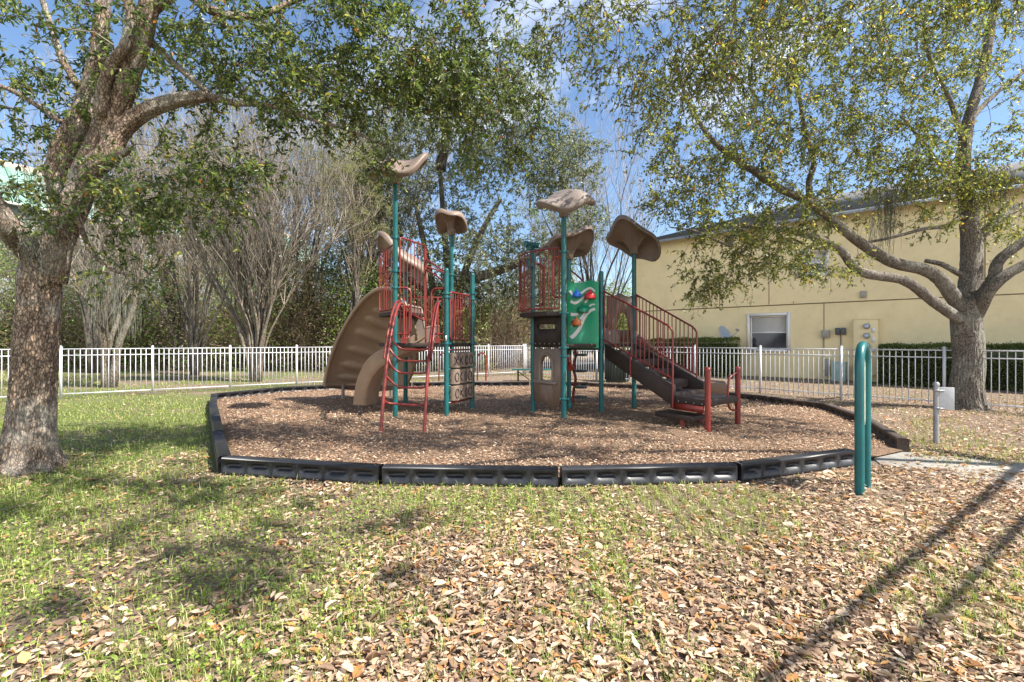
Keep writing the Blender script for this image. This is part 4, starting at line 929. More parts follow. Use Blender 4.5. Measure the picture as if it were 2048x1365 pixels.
# -- right oak
t = Tree('oak_tree', 'spreading grey oak on the right in front of the yellow building', (9.75,10.35,0), M['bark_right'], 5); t.rs = .76
Yr = 10.35
def RL(pts): return [P(x,y,Yr+dy) for x,y,dy in pts]
t.limb([(9.76,Yr,-.08),(9.74,Yr,.1),(9.72,Yr,.5)]+RL([(1937,730,0),(1933,660,0),(1932,600,0)]), .375, .34, 26, .02, .45, 6, .017)
t.limb(RL([(1934,620,.05),(1942,545,.1),(1940,470,.1),(1934,400,.1),(1926,330,.1),(1938,240,.1),(1968,130,.2),(1990,0,.3),(2000,-120,.3)]), .3, .07, 20, .035)
t.limb(RL([(1925,625,0),(1885,565,-.2),(1850,540,-.3),(1790,526,-.5),(1735,495,-.7),(1675,450,-.9),(1625,408,-1.1),(1560,378,-1.3),(1500,338,-1.5),(1445,300,-1.7),(1405,255,-1.8),(1370,190,-1.9),(1350,110,-2)]), .2, .03, 16, .045)
t.limb(RL([(1622,408,-1.1),(1618,365,-1.1),(1628,325,-1.1),(1612,270,-1.1),(1600,200,-1.1),(1590,120,-1.1),(1610,40,-1.1)]), .085, .03, 12, .06)
t.limb(RL([(1540,370,-1.3),(1525,330,-1.3),(1540,290,-1.2),(1570,240,-1.1)]), .05, .02, 8, .06)
t.limb(RL([(1920,640,-.05),(1870,607,-.4),(1810,562,-.7),(1735,548,-1.0),(1705,530,-1.1),(1680,500,-1.2),(1640,480,-1.3),(1580,460,-1.5),(1520,452,-1.7),(1482,452,-1.8),(1466,468,-1.85),(1461,492,-1.9)]), .15, .05, 14, .06)
t.limb(RL([(1461,492,-1.9),(1430,480,-2),(1390,462,-2.1),(1340,455,-2.2)]), .045, .015, 8, .06)
t.limb(RL([(1670,492,-1.2),(1630,498,-1.2),(1580,478,-1.3),(1540,490,-1.4)]), .05, .02, 8, .06)
t.limb(RL([(1940,560,.1),(1905,540,.1),(1880,528,.2),(1850,522,.3)]), .09, .06, 10, .06)
t.limb(RL([(1925,430,.1),(1895,452,-.1),(1850,458,-.3),(1790,474,-.5),(1732,486,-.7)]), .07, .03, 10, .06)
t.limb(RL([(1950,610,-.1),(1985,560,-.3),(2000,520,-.4),(2060,475,-.6),(2120,430,-.8)]), .16, .1, 14, .05)
t.limb(RL([(1955,630,-.1),(1985,575,-.5),(2040,535,-.7),(2130,500,-1)]), .16, .11, 14, .05)
t.limb(RL([(1945,490,.1),(1990,445,.2),(2060,400,.3),(2140,350,.4)]), .14, .09, 12, .05)
t.limb(RL([(1932,380,.1),(1905,350,0),(1880,330,-.2),(1850,290,-.4),(1800,230,-.6)]), .08, .03, 10, .05)
t.limb(RL([(1930,300,.1),(1900,200,-.2),(1860,120,-.5),(1840,0,-.8)]), .08, .03, 10, .05)
t.limb(RL([(1940,240,.1),(2000,180,.3),(2080,120,.5)]), .08, .04, 10, .05)
cl = t.cloud([(1560,130,8.7,1.9,1.6,1.4,230),(1800,110,9.5,1.6,1.6,1.5,200),(2000,90,10.3,1.5,1.6,1.6,150),(1560,330,8.7,1.6,1.3,.8,130),(1750,290,9.6,1.3,1.1,.8,90),
              (1400,320,8.4,.9,1.0,.9,70),(1370,400,8.3,.8,.9,.4,48),(1500,480,8.5,1.2,1.0,.55,84),(1620,520,8.9,.8,.8,.35,34),(1960,300,10.2,1.2,1.2,1.0,70),(1440,560,8.4,.6,.6,.3,30),
              (1640,420,9.3,1.3,.7,.45,34),(1680,-60,9.3,2.4,1.6,1.2,130),(1850,420,9.8,.7,.7,.5,30),(2030,430,10.2,.8,.8,.8,36),(1840,350,9.9,1.1,.9,.45,70),(1960,370,10,.9,.9,.5,40),(1320,240,8.4,.6,.8,.9,40)])
cl = cl[RNG.random(len(cl)) < .55]
e, d = t.reach(cl, 2.2, rk=.008)
t.twigs(e, d, 8, .4, 10, .066, .027, OAKY, .25, 1.1)
q = unit(t.rng,105)*(t.rng.random((105,1))**.42)  # extra leaf clumps above the frame, added to cast dappled shade on the mulch
e, d = t.reach(np.concatenate([np.array([6.8,6.2,6.7])+q[:24]*[2.2,1.6,.4], np.array([4.0,5.7,6.8])+q[36:51]*[2.4,1.3,.4], np.array([5.8,8.6,8.3])+q[60:76]*[2.6,1.4,.4], np.array([8.6,6.0,6.6])+q[84:98]*[1.4,1.2,.5]]), 2.2, rk=.006)
t.twigs(e, d, 34, .5, 10, .07, .03, OAKY, .1, 1.6)
t.moss([P(1780,380,9.6),P(1772,400,9.6),P(1990,340,10.0),P(2000,350,10.0),P(1765,440,9.6)], 60, .7, .12)
t.done()

# -- oak standing right of the camera, out of frame, its branches hang into the top of the picture
t = Tree('oak_tree', 'overhanging oak branches with yellow green leaves along the top of the picture', (8.5,4.5,0), M['bark_right'], 8)
t.limb([(8.5,4.5,-.1),(8.48,4.5,1.0),(8.45,4.5,2.2),(8.4,4.5,3.3)], .24, .18, 18, .04, .4)
la = lambda p, q, r: [tuple(np.array(p)+(np.array(q)-np.array(p))*u) for u in np.linspace(0,r,6)]
t.limb(la((8.35,4.55,3.2),(5.2,.43,5.2),1.2), .045, .026, 12, .02)  # this limb and the next stay unseen, shaped to cast two shadow streaks
t.limb(la((8.5,4.4,3.0),(5.49,.39,5.1),1.2), .038, .022, 12, .02)
t.limb([(8.4,4.5,3.2),(7.4,4.4,4.9),(5.6,4.0,6.0),(3.2,3.0,6.2),(1.0,2.8,6.3),(-1.2,3.0,6.3)], .08, .02, 12, .06)
t.limb([(8.4,4.5,3.2),(8.9,5.2,4.8),(8.7,6.2,6.2)], .13, .06, 12, .06)
cl = t.cloud([(1480,40,5.2,1.0,.8,.8,80),(1650,-10,5.4,1.1,.8,.6,60),(1420,130,5.3,.55,.6,.55,36),(1180,40,5.3,.8,.7,.45,34),(1850,10,5.8,1.0,.8,.6,34),(1290,110,5.2,.35,.5,.7,14),(1400,-150,5,2.0,1.2,.5,60),(1230,160,5.3,.3,.5,.5,8)])
cl = cl[RNG.random(len(cl)) < .68]
e, d = t.reach(cl, 2.4, rk=.006)
t.twigs(e, d, 6, .42, 9, .058, .022, OAKY, .45, 1.0)
q = unit(t.rng,90)*(t.rng.random((90,1))**.42); e0, d0 = e, d  # more leaf clumps out of view overhead, added to dapple the near ground
e, d = t.reach(np.concatenate([np.array([.2,2.9,5.8])+q[:30]*[2.0,1.2,.35], np.array([2.6,1.7,5.7])+q[30:45]*[1.5,1.0,.35], np.array([-2.4,3.3,6.0])+q[45:72]*[2.0,1.0,.3], np.array([5.2,4.6,6.1])+q[72:]*[1.8,1,.4]]), 2.4, rk=.006)
t.twigs(e, d, 22, .36, 10, .066, .027, OAKY, .1, 1.6); e, d = e0, d0
e2 = e[::5]; t.twigs(e2, d[::5]*.2+np.array([0,0,-1.]), 1, 1.1, 5, .05, .017, OAKY, 1.2, .3)
t.done()

# -- big evergreen oak behind the towers
t = Tree('evergreen_oak', 'tall dense evergreen oak with dark forked trunks beyond the fence, between the towers', (-3.4,24.0,0), M['bark_dark'], 9)
for pts in ([(890,770,24),(885,690,24),(870,600,24),(850,500,24),(830,400,24)],[(892,770,24),(900,660,24),(925,560,23.6),(960,470,23),(1000,400,23)],
            [(888,700,24),(900,600,24.3),(890,480,24.3),(880,340,24.3)],[(925,560,23.6),(985,545,23),(1050,520,22.6),(1110,480,22.4)],[(870,600,24),(820,560,24),(770,520,24)],[(880,340,24.3),(900,240,24.3),(940,120,24)]):
    t.limb(LP([(a,b,c) for a,b,c in pts]), .3, .1, 12, .05)
cl = t.cloud([(900,330,24,4.3,3,3.2,270),(1040,280,23,3.2,2.5,2.6,210),(760,420,24,3,2.5,2.3,150),(960,500,23,3.3,2.5,2.0,190),(1120,340,23,2.2,2,1.8,130),(980,150,24,3,2.5,2.2,190),(780,250,24,3,2.5,2.5,130),(1160,440,23,1.6,1.6,1.2,50),(860,590,24,2.6,2,1.2,110),(960,590,24,2.4,2,1.1,90),(720,540,24.5,2.2,2,1.6,80),(1080,560,24,1.8,1.6,1.2,50)])
e, d = t.reach(cl, 2.0, rk=.008)
t.twigs(e, d, 4, .75, 13, .13, .05, ([(.1,.13,.06),(.16,.19,.09),(.24,.25,.13),(.32,.31,.18),(.06,.08,.035)], [25,30,20,7,12]), .2, r=.007)
t.moss([P(1040,220,21),P(950,240,21),P(960,500,21)], 60, 1.2, .25)
t.done()

# -- bare trees
def bare(name, label, base, stems, h, spread, seed, bark, cat='tree', depth_sp=.5, twig_n=9, twcol=((.12,.1,.075),(.27,.23,.18)), lean=(0,0,0), leafy=None, r0=.07, group=None):
    rng = np.random.default_rng(seed); t = Tree(name, label, base, bark, seed, cat, group); b = np.array(base, float); ends = []; dd = []
    for i in range(stems):
        a = rng.random()*TAU; out = spread*(.25+.75*rng.random()); hh = h*(.75+.35*rng.random())
        p = [b+[.12*math.cos(a),.12*math.sin(a),-.1]]
        for k_ in range(1, 6):
            u = k_/5; p.append(b+np.array([math.cos(a)*out*u**1.2+.26*rng.normal()*u, math.sin(a)*out*depth_sp*u**1.2+.26*rng.normal()*u, hh*u**.88])+np.array(lean)*u*u)
        r = r0*(.6+.6*rng.random()); t.limb(p, r, r*.18, 7, .05, 0, 3)
    N = np.array(t.N); D = np.array(t.D); sel = N[:,2] > h*.34; N, D = N[sel], D[sel]
    cur, cd = N, D
    for lev, (per, ln, rr) in enumerate(((2,h*.2,.014),(3,h*.13,.009),(2,h*.09,.006))):
        k_ = len(cur); idx = rng.integers(0, k_, min(k_*per, (700,1900,3000)[lev]*twig_n//9))
        q, dq = t.twigs(cur[idx]+0, cd[idx]*1.0+np.array([0,0,.35]), 1, ln, 0, .1, .03, None, -.15, .6 if lev else .7, r=rr)
        cur, cd = q, dq
    if leafy:
        idx = rng.integers(0, len(cur), leafy[0]); t.twigs(cur[idx], cd[idx], 1, .4, leafy[1], leafy[2], leafy[3], leafy[4], .1, r=.005)
    t.done(twcol); return t
bare('crape_myrtle', 'bare many stemmed crape myrtle fanning upward beyond the left fence', (-9.1,17.2,0), 30, 7.2, 3.4, 21, M['bark_pale'], r0=.075)
bare('crape_myrtle', 'bare pale crape myrtle hung with grey moss, just right of the big oak trunk', (-12.6,15.1,0), 9, 5.6, 2.0, 22, M['bark_pale'], r0=.11, twig_n=4).moss([P(225,560,14.6),P(200,600,14.6),P(250,610,14.6),P(215,520,14.6),P(190,540,14.6)], 75, .9, .2)
bare('bald_cypress', 'slender reddish trunked cypress with fine twigs behind the curved slide', (-6.9,21.5,0), 2, 8.2, .5, 23, M['bark_dark'], r0=.16, twcol=((.2,.15,.1),(.3,.25,.17)), leafy=(1500,9,.07,.02,([(.2,.24,.08),(.3,.32,.12),(.14,.17,.05)],[2,2,1])))
bare('bare_tree', 'bare tree with long slanting twigs against the sky, left of the yellow building', (5.2,29,0), 12, 11.5, 4.6, 24, M['bark_dark'], r0=.1, twcol=((.2,.17,.15),(.34,.3,.27)))
bare('bare_tree', 'tall thin bare tree behind the crape myrtle, left of centre', (-12,27,0), 14, 13, 5, 25, M['bark_dark'], r0=.1, twcol=((.18,.155,.13),(.33,.29,.24)), twig_n=13, leafy=(1500,7,.1,.04,([(.17,.2,.08),(.28,.28,.13)],[1,1])))
bare('bare_tree', 'bare reddish twigged tree behind the left oak at the far left', (-19,22,0), 12, 10.5, 4, 26, M['bark_dark'], r0=.1, twcol=((.2,.165,.135),(.35,.3,.25)), twig_n=13)
bare('bare_tree', 'bare tree rising between the crape myrtle and the cypress', (-8.2,30,0), 14, 14, 5, 27, M['bark_dark'], r0=.1, twcol=((.24,.2,.16),(.38,.33,.27)), twig_n=14, leafy=(900,7,.12,.05,([(.16,.18,.07),(.25,.26,.1)],[1,1])))
bare('bare_tree', 'bare tree at the back beyond the right tower, green leaves low down', (1.6,33,0), 10, 8.5, 3.4, 28, M['bark_dark'], r0=.1, twcol=((.24,.19,.17),(.34,.28,.25)), leafy=(900,8,.14,.06,([(.16,.22,.05),(.26,.32,.08)],[1,1])))
bare('bare_tree', 'bare grey tree directly behind the mossy crape myrtle', (-16.5,24,0), 12, 10, 4.5, 31, M['bark_dark'], r0=.1, twcol=((.18,.15,.12),(.33,.29,.23)), twig_n=14, leafy=(700,7,.12,.05,([(.14,.16,.07),(.25,.2,.1)],[1,1])))
bare('bare_tree', 'bare brown tree filling the gap left of the big crape myrtle', (-13.5,20.5,0), 10, 8.5, 4, 32, M['bark_dark'], r0=.08, twcol=((.19,.155,.12),(.33,.28,.21)), twig_n=13, leafy=(800,7,.11,.045,([(.14,.17,.06),(.26,.19,.09)],[1,1])))
bare('bare_tree', 'bare tree with a few olive leaves just right of the big crape myrtle', (-7.6,24.5,0), 10, 9.5, 4, 33, M['bark_dark'], r0=.09, twcol=((.24,.19,.14),(.36,.3,.23)), twig_n=13, leafy=(1300,8,.12,.05,([(.15,.18,.06),(.25,.27,.1)],[1,1])))
# far round green tree and thicket trees
for i, (px, Y, h_, w_, pal, lab) in enumerate(((450,33,10.5,3.6,([(.16,.19,.08),(.25,.26,.12),(.1,.12,.05)],[2,1,1]),'tall thin olive tree far behind the big crape myrtle'),(215,31,8.5,3.2,([(.16,.18,.08),(.26,.24,.12),(.1,.12,.05)],[2,1,1]),'tall olive tree far behind the mossy crape myrtle'),(640,31,8.8,3.0,([(.17,.21,.08),(.27,.3,.12),(.1,.13,.05)],[2,1,1]),'tall loose green tree behind the cypress trunk'),(1120,30,6.6,3.2,([(.17,.22,.08),(.27,.31,.12),(.1,.13,.05)],[2,1,1]),'loose green tree behind the tall middle post of the right tower'),
        (1225,34,5.6,2.6,([(.16,.24,.04),(.26,.34,.07),(.1,.15,.03)],[2,2,1]),'bright yellow green bushy tree left of the yellow building'),
        (1030,31,6.0,3.0,([(.13,.17,.07),(.2,.23,.1),(.08,.1,.04)],[2,1,1]),'grey green small tree behind the balcony of the right tower'),
        (700,27,6.2,3.2,([(.15,.18,.07),(.24,.25,.1),(.09,.11,.04)],[2,1,1]),'olive green small tree behind the top of the curved slide'),
        (560,29,4.6,3.4,([(.15,.15,.07),(.22,.2,.1),(.2,.14,.08)],[2,1,1]),'brown green bushy tree behind the crape myrtle'),
        (330,27,3.8,4.0,([(.13,.15,.06),(.22,.2,.1),(.2,.14,.09)],[2,1,1]),'low brown green tree between the two crape myrtles'),
        (60,26,4.6,3.6,([(.14,.16,.06),(.22,.22,.1),(.2,.15,.09)],[2,1,1]),'dull green tree behind the left oak trunk'))):
    x = (px-1024)/F*Y; t = Tree('small_tree', lab, (x,Y,0), M['bark_dark'], 40+i)
    for k_ in range(4):
        a = k_*1.7; t.limb([(x,Y,-.1),(x+.2*math.cos(a),Y+.2*math.sin(a),h_*.3),(x+w_*.4*math.cos(a),Y+w_*.3*math.sin(a),h_*.75)], .1, .03, 7, .05)
    cl = np.array([x,Y,h_*.58])+unit(t.rng,240)*(t.rng.random((240,1))**.4)*np.array([w_,w_*.7,h_*.42])
    e, d = t.reach(cl, .3, rk=.007); t.twigs(e, d, 4, .7, 9, .13, .055, pal, .1, r=.006); t.done(((.14,.11,.08),(.3,.24,.18)))
# thicket
rng = np.random.default_rng(77); ch = []; cc = []
n = 9000; X = rng.uniform(-32, 9.5, n); Y = 22.8+rng.random(n)*8+np.clip((-X-2)*.12,-1,2); keep = ~((X > -1) & (Y < 26)) & ~((X > 1) & (Y < 33)); X, Y = X[keep], np.where(X[keep] > 1, 33+rng.random(keep.sum())*3, Y[keep]); n = len(X)
p = np.stack([X,Y,np.zeros(n)],1); d = nrm(np.array([0,0,1.])+.45*rng.normal(size=(n,3))); L = (1.4+4.2*rng.random(n)*(.6+.8*vn(X,Y,3)))[:,None]
for k_ in range(4):
    q = p+d*L/4; ch.append(prisms(p, q, .013-.002*k_, .011-.002*k_)); d = nrm(d+.3*rng.normal(size=(n,3))+np.array([0,0,-.12])); p = q
    if k_ > 0:
        for _ in range(2): ch.append(prisms(p, p+unit(rng,n)*.45, .006, .003))
v, f = cat_mesh(ch); c1_ = palette(rng, len(f), [(.24,.18,.13),(.46,.38,.29),(.13,.1,.07),(.34,.23,.15)], [3,2,2,1])
n2 = 150000; X = rng.uniform(-32, 9.5, n2); Y = 22.5+rng.random(n2)**1.3*8.5; ok = ~((X > -1) & (Y < 25.5)); X, Y = X[ok], Y[ok]; Y = np.where(X > 1, Y+9, Y); n2 = len(X)
hm = 2.0+5.0*fbm(X, Y, 3.5)+1.6*(X < -9)+np.clip((Y-24)*.3,0,1.6); Z = rng.random(n2)**.8*hm
lv, lf = leaves(np.stack([X,Y,Z],1), unit(rng,n2)+[0,0,-.2], unit(rng,n2)+[0,0,.6], .12*(.5+rng.random(n2)), .05*(.6+.8*rng.random(n2)), .1)
g_ = (fbm(X+40, Y, 2.2)+.12*rng.normal(size=n2)) > np.where(Z < 1.2, .47, .54)
pal_g = palette(rng, n2, [(.18,.28,.06),(.3,.42,.1),(.11,.17,.04),(.38,.46,.14)], [3,2,2,1]); pal_b = palette(rng, n2, [(.36,.27,.18),(.22,.16,.1),(.5,.4,.29),(.25,.26,.1)], [3,2,1,2])
cl_ = np.repeat(np.where(g_[:,None], pal_g, pal_b), 2, 0)
V, Fq = cat_mesh([(v,f),(lv,lf)]); kind(mesh_np('undergrowth', V, Fq, M['leaf'], col=np.concatenate([c1_,cl_]), loc=(-11,27,0)), 'stuff', 'tangled brown and green thicket beyond the left fence', 'undergrowth')
# far woods
n2 = 60000; X = rng.uniform(-95, 60, n2); Y = 52+rng.random(n2)*16; Z = rng.random(n2)**.7*(2.2+4.6*fbm(X, Y*0, 7))
lv, lf = leaves(np.stack([X,Y,Z],1), unit(rng,n2), unit(rng,n2), .7, .35, .1); pc = palette(rng, n2, [(.12,.13,.06),(.2,.16,.11),(.08,.1,.04),(.25,.2,.16)], [2,2,1,2])
kind(mesh_np('far_woods', lv, lf, M['leaf'], col=np.repeat(pc,2,0), loc=(-20,60,0)), 'stuff', 'hazy brown green woods far behind everything', 'woods')
# hedges
def hedge(label, t0, t1, off, w, h, seed, gold=0):
    rng = np.random.default_rng(seed); r = thing('hedge', label, 'hedge', WP((t0+t1)/2, off)); L = t1-t0; A_ = L*h*2+L*w+w*h*2; n = int(A_*1500)
    s_ = rng.random(n)*L; o_ = (rng.random(n)-.5)*w; z = rng.random(n)*h; face = rng.random(n)
    o_ = np.where(face < .45, w/2, o_); z = np.where((face > .45)&(face < .8), h, z); s_ = np.where(face > .95, L, np.where(face > .9, 0, s_))
    k_ = .93+.14*fbm(s_*3+seed, z*3, 1.0); o_ = o_*k_+rng.normal(size=n)*.035; z = z*(.95+.1*vn(s_*2, o_*2+seed, .8))+rng.normal(size=n)*.03
    p = np.stack([W0[0]+WD[0]*(t0+s_)+WN[0]*(off+o_), W0[1]+WD[1]*(t0+s_)+WN[1]*(off+o_), np.maximum(z,.03)],1)
    v, f = leaves(p, unit(rng,n)*.8+np.array([WN[0]*.3,WN[1]*.3,.5]), unit(rng,n)*.6+[WN[0]*.4,WN[1]*.4,.7], .05*(.6+.7*rng.random(n)), .028, .1)
    pal = palette(rng, n, [(.05,.085,.018),(.09,.13,.03),(.16,.2,.05),(.26,.28,.08)], [4,3,2+gold*2,gold*2+.3]); mesh_np('foliage', v, f, M['leaf'], r, np.repeat(pal,2,0))
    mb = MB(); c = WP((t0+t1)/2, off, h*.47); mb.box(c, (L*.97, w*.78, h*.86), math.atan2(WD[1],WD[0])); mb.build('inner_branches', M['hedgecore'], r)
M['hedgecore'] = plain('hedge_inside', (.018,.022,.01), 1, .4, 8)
hedge('clipped sunlit hedge with golden top left of the lower window', wt(1322), wt(1488), .9, .9, 1.5, 3, 1)
hedge('long dark clipped hedge right of the meter cabinet behind the oak trunk', wt(1768), wt(2048)+3.5, .9, .8, 1.3, 4, 0)

# ================================================================== GROUND COVER
def inside_ring(X, Y, grow=0.):
    pg = np.array(RING+[RING[0]]); c = np.array([0,9.9]); pg = c+(pg-c)*(1+grow); ins = np.zeros(len(X), bool)
    for (x0,y0),(x1,y1) in zip(pg[:-1], pg[1:]):
        cnd = ((y0 > Y) != (y1 > Y)); xi = (x1-x0)*(Y-y0)/(y1-y0+1e-12)+x0; ins ^= cnd & (X < xi)
    return ins
rng = np.random.default_rng(99)
def area(n, y0, y1, xm=1.25, xa=1.2):
    Y = rng.uniform(y0, y1, n); X = rng.uniform(-1, 1, n)*(xm*Y+xa); return X, Y
def green(X, Y):   # 0..1 how grassy the spot is
    g = fbm(X+20, Y, .9)*.9+.25*(fbm(X, Y+9, .25)-.5); w = 1/(1+np.exp((X+1.0+.35*(Y-3.3))/1.0)); near_edge = np.exp(-((Y-4.45)/.4)**2)*(X > -1.5)*(X < 2.6)*.3
    return np.clip(g-.5+.27*w-.16*np.exp(-((X+4.2)/1.3)**2-((Y-6.0)/.9)**2)+near_edge+.09*np.exp(-((Y-4.2)/1.1)**2)-.05*(X > 3.2), -1, 1)
# litter
parts = []; cols = []
for n, y0, y1 in ((70000,1.2,3.6),(80000,3.6,6.5),(52000,6.5,12),(26000,12,20)):
    X, Y = area(n, y0, y1, 1.2, 1.0); g_ = green(X, Y); p_ = np.clip(.92-2.2*(g_-.0), .3, 1)*np.clip(.35+1.3*fbm(X+5,Y,.35), .4, 1); p_ = p_*np.clip(1-.45*(-X-.8-.3*(Y-3)), .45, 1); p_ = np.where((X < -3)&(Y > 6.2), p_*.6, p_); p_ = np.where((Y > 12)&(X < 2), .25, p_)
    pth = (X > 4.0) & (Y > 4.75) & (Y < 6.1-.16*(X-4.2)) & (Y > 5.55-.2*(X-4.2)); p_ = np.where(pth, p_*.22, p_)
    ok = (rng.random(n) < p_) & ~inside_ring(X, Y, .02); X, Y = X[ok], Y[ok]; m_ = len(X)
    th = rng.random(m_)*TAU; tl = rng.normal(size=m_)*.16; d = np.stack([np.cos(th), np.sin(th), tl],1); up = nrm(np.array([0,0,1.])+.26*rng.normal(size=(m_,3)))
    big = rng.random(m_) < .1; L = np.where(big, .068, .039)*np.exp(.32*rng.normal(size=m_)); L = np.clip(L*.93,.012,.085); W = L*np.where(big, .46, .38)*(.8+.4*rng.random(m_))
    v, f = leaves(np.stack([X,Y,.006+.022*rng.random(m_)+np.maximum(0,-tl)*L],1), d, up, L, W, rng.normal(size=m_)*.13+.03, rng.normal(size=m_)*.045)
    parts.append((v,f)); c = palette(rng, m_, [(.47,.34,.23),(.34,.215,.135),(.4,.19,.07),(.58,.46,.33),(.17,.105,.065),(.48,.25,.09)], [32,27,7,13,17,4], .2); c *= (.69+.55*fbm(X,Y+3,.5))[:,None]; cols.append(np.repeat(c,2,0))
v, f = cat_mesh(parts); kind(mesh_np('leaf_litter', v, f, M['litter'], col=np.concatenate(cols), loc=(0,4,0)), 'stuff', 'dry tan and orange oak leaves strewn over the ground', 'leaf litter')
# litter on path
# mulch chips
n = 140000; Y = 4.9+rng.random(n)**1.35*10.2; X = rng.uniform(-7.3, 6.4, n); ok = inside_ring(X, Y, -.025); X, Y = X[ok], Y[ok]; m_ = len(X)
th = rng.random(m_)*TAU; d = np.stack([np.cos(th), np.sin(th), rng.normal(size=m_)*.22],1); up = nrm(np.array([0,0,1.])+.4*rng.normal(size=(m_,3)))
v, f = leaves(np.stack([X,Y,.075+.022*rng.random(m_)],1), d, up, .04*(.4+1.1*rng.random(m_)), .012*(.5+rng.random(m_)), .03*rng.normal(size=m_))
c = palette(rng, m_, [(.33,.22,.145),(.2,.13,.085),(.46,.335,.23),(.11,.07,.048),(.4,.2,.1),(.56,.45,.33)], [26,26,15,18,9,6])
c *= (.78+.6*fbm(X+11,Y,.8))[:,None]; c = np.clip(c,.01,.9)
kind(mesh_np('wood_chips', v, f, M['chip'], col=np.repeat(c,2,0), loc=(0,10,0)), 'stuff', 'brown wood chips filling the play area', 'wood chips')
# grass
parts = []; cols = []
for n, y0, y1, hgt, wid in ((90000,1.3,4.5,.06,.0036),(95000,4.5,9,.055,.005),(60000,9,16,.05,.009),(60000,16,26,.06,.014)):
    X, Y = area(n, y0, y1, 1.2, .8); g_ = green(X, Y); 
    pr_ = np.clip(g_*2.8+.34, .1, 1)*np.where(X < -1, np.clip(2.2*fbm(X,Y+30,.8)-.35,.15,1), 1); pr_ = np.where((Y > 9)&(X < -2), .8*(fbm(X,Y,2.) > .42)+.05, pr_); pr_ = np.where(Y > 13.2-.75*(X+9), .5*(fbm(X,Y,1.6) > .56)+.04, pr_); pr_ = np.where((Y > 9)&(X > 2), .12, pr_)
    ok = (rng.random(n) < pr_) & ~inside_ring(X, Y, .02); X, Y = X[ok], Y[ok]; m_ = len(X)
    # gather part of the blades in tufts
    tuft = rng.random(m_) < .45; X = np.where(tuft, np.round(X/.17)*.17+rng.normal(size=m_)*.022, X); Y = np.where(tuft, np.round(Y/.17)*.17+rng.normal(size=m_)*.022+.05*np.sin(X*31), Y)
    ins = inside_ring(X, Y, .02); X, Y, tuft = X[~ins], Y[~ins], tuft[~ins]; m_ = len(X)
    a = rng.random(m_)*TAU; ln = np.stack([np.cos(a), np.sin(a), np.zeros(m_)],1); h_ = hgt*(.5+.9*rng.random(m_))*np.where(tuft, 1.35, .8); h_ = h_[:,None]
    b = np.stack([X,Y,np.zeros(m_)],1); sd_ = np.stack([-np.sin(a), np.cos(a), np.zeros(m_)],1)*wid/2; up = np.array([0,0,1.]); le = (.3+.7*rng.random(m_))[:,None]
    mdl = b+up*h_*.6+ln*h_*.25*le; tip = b+up*h_*(1-.35*le)+ln*h_*.85*le
    V = np.stack([b-sd_, b+sd_, mdl+sd_*.85, mdl-sd_*.85, tip+sd_*.15, tip-sd_*.15],1).reshape(-1,3); i = np.arange(m_)[:,None]*6
    parts.append((V, np.concatenate([i+np.array([[0,1,2,3]]), i+np.array([[3,2,4,5]])],1).reshape(-1,4)))
    c = palette(rng, m_, [(.2,.27,.05),(.31,.37,.08),(.12,.17,.035),(.44,.41,.19)], [3,3,1,2]); cols.append(np.repeat(c,2,0))
v, f = cat_mesh(parts); kind(mesh_np('grass', v, f, M['grassm'], col=np.concatenate(cols), loc=(0,4,0)), 'stuff', 'thin green grass growing through the fallen leaves', 'grass')
# clover and small weeds
n = 120000; X, Y = area(n, 1.3, 11, 1.2, .8); g_ = green(X, Y); pr_ = np.where(X < 1, np.clip((g_-.0)*3.5, 0, 1), .0); pr_ = np.where(Y > 6, pr_*.7, pr_)
ok = (rng.random(n) < pr_) & ~inside_ring(X, Y, .02); X, Y = X[ok], Y[ok]; m_ = len(X)
v, f = leaves(np.stack([X,Y,.012+.035*rng.random(m_)],1), unit(rng,m_)*[1,1,.25], nrm(np.array([0,0,1.])+.45*rng.normal(size=(m_,3))), .02*(.6+.8*rng.random(m_)), .017, .05)
c = palette(rng, m_, [(.18,.27,.045),(.28,.37,.07),(.11,.17,.03),(.37,.43,.11)], [3,3,2,1])
kind(mesh_np('clover', v, f, M['grassm'], col=np.repeat(c,2,0), loc=(-3,4,0)), 'stuff', 'low bright green clover and weeds on the left lawn', 'clover')
# fallen twigs
for i, (px, py, ln, a) in enumerate(((930,1140,.55,2.2),(905,1240,.5,1.3),(400,1212,.35,.1),(1095,1030,.5,.35),(620,1135,.45,-.1))):
    b = G(px, py); pts = [b+np.array([math.cos(a+.5*math.sin(k_*1.3))*ln*k_/6, math.sin(a+.5*math.sin(k_*1.3+i))*ln*k_/6, .035+.012*math.sin(k_*2.)]) for k_ in range(7)]
    o = MB().tube(cr(pts,3), np.linspace(.006,.002,19), 6).tube([pts[3], pts[3]+[.08,.05,.02]], .0025, 5).build('fallen_twig', M['bark_pale'], loc=b)
    tag(o, ('curved grey twig lying in leaves left of centre','forked grey twig lying in leaves near the bottom, left of centre','thin twig on the green lawn at lower left','short straight twig just in front of the black border','pale twig in the shade on the left lawn')[i], 'twig')

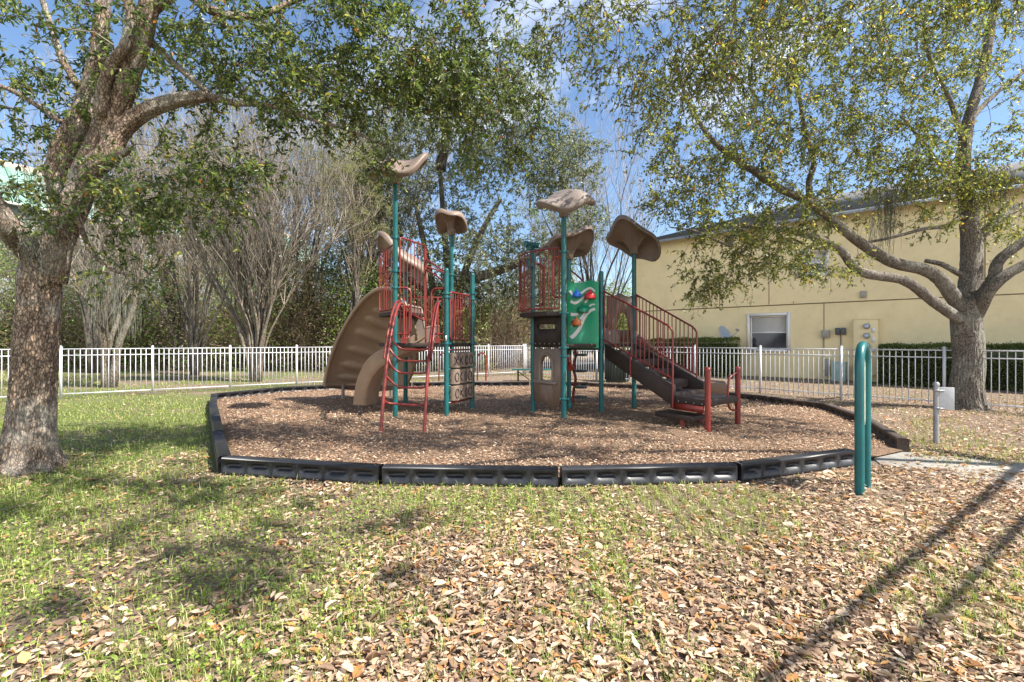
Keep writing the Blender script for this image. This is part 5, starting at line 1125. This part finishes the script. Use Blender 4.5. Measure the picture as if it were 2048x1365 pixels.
# ================================================================== LIGHT, SKY, CAMERA
EL, AZ = math.radians(50), math.radians(-23)     # sun to the right, a little on the camera side
sv = Vector((math.cos(AZ)*math.cos(EL), math.sin(AZ)*math.cos(EL), math.sin(EL)))
ld = bpy.data.lights.new('sun', 'SUN'); ld.energy = 5.0; ld.angle = math.radians(.5); ld.color = (1, .945, .86)
lo = bpy.data.objects.new('sun', ld); C.objects.link(lo); lo.rotation_euler = (-sv).to_track_quat('-Z','Y').to_euler()
w = bpy.data.worlds.new('World'); S.world = w; w.use_nodes = True; nt = w.node_tree; bg_ = nt.nodes['Background']
sky = nt.nodes.new('ShaderNodeTexSky'); sky.sky_type = 'NISHITA'; sky.sun_disc = False; sky.sun_elevation = EL
sky.sun_rotation = math.atan2(sv.x, sv.y); sky.air_density = 1.0; sky.dust_density = .6; sky.ozone_density = 2.5
tc = nt.nodes.new('ShaderNodeTexCoord'); sp_ = nt.nodes.new('ShaderNodeSeparateXYZ'); nt.links.new(tc.outputs['Generated'], sp_.inputs[0])
mx_ = nt.nodes.new('ShaderNodeMath'); mx_.operation = 'MAXIMUM'; mx_.inputs[1].default_value = .0; nt.links.new(sp_.outputs[2], mx_.inputs[0])
ad_ = nt.nodes.new('ShaderNodeMath'); ad_.inputs[1].default_value = .18; nt.links.new(mx_.outputs[0], ad_.inputs[0])
dv = nt.nodes.new('ShaderNodeVectorMath'); dv.operation = 'DIVIDE'; cb_ = nt.nodes.new('ShaderNodeCombineXYZ')
for k_ in range(3): nt.links.new(ad_.outputs[0], cb_.inputs[k_])
nt.links.new(tc.outputs['Generated'], dv.inputs[0]); nt.links.new(cb_.outputs[0], dv.inputs[1])
nz = nt.nodes.new('ShaderNodeTexNoise'); nz.inputs['Scale'].default_value = 1.15; nz.inputs['Detail'].default_value = 8; nz.inputs['Roughness'].default_value = .6; nz.inputs['Distortion'].default_value = .3
nt.links.new(dv.outputs[0], nz.inputs['Vector'])
cf0 = ramp(nt, nz.outputs['Fac'], [(.57,(0,0,0)),(.76,(.55,.55,.55))])
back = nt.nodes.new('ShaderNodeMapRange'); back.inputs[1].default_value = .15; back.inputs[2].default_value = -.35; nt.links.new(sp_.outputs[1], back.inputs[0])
bk = ramp(nt, nz.outputs['Fac'], [(.3,(0,0,0)),(.6,(1,1,1))]); bk2 = mixc(nt, 1.0, bk, back.outputs[0], 'MULTIPLY')  # unseen cloud bank behind the camera, added to fill camera-facing surfaces with light
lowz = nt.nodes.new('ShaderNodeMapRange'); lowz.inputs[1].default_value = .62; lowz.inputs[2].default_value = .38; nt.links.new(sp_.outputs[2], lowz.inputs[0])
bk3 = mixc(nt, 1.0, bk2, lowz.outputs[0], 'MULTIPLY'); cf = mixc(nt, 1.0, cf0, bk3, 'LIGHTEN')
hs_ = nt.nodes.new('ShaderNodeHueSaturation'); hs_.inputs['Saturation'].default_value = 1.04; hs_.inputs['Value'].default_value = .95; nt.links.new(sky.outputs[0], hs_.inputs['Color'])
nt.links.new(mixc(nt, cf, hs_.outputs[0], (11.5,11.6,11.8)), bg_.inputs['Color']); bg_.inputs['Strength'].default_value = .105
cam = bpy.data.cameras.new('camera'); co = bpy.data.objects.new('camera', cam); C.objects.link(co)
co.location = (0,0,H); co.rotation_euler = (math.radians(90),0,0); cam.sensor_width = 36; cam.lens = F/2048*36; cam.clip_end = 1500; cam.clip_start = .05
S.camera = co
S.view_settings.view_transform = 'Standard'; S.view_settings.look = 'None'; S.view_settings.exposure = 1.2; S.view_settings.gamma = 1
S.render.engine = 'CYCLES'; S.cycles.max_bounces = 6; S.cycles.diffuse_bounces = 3; S.cycles.transmission_bounces = 3; S.cycles.use_denoising = True
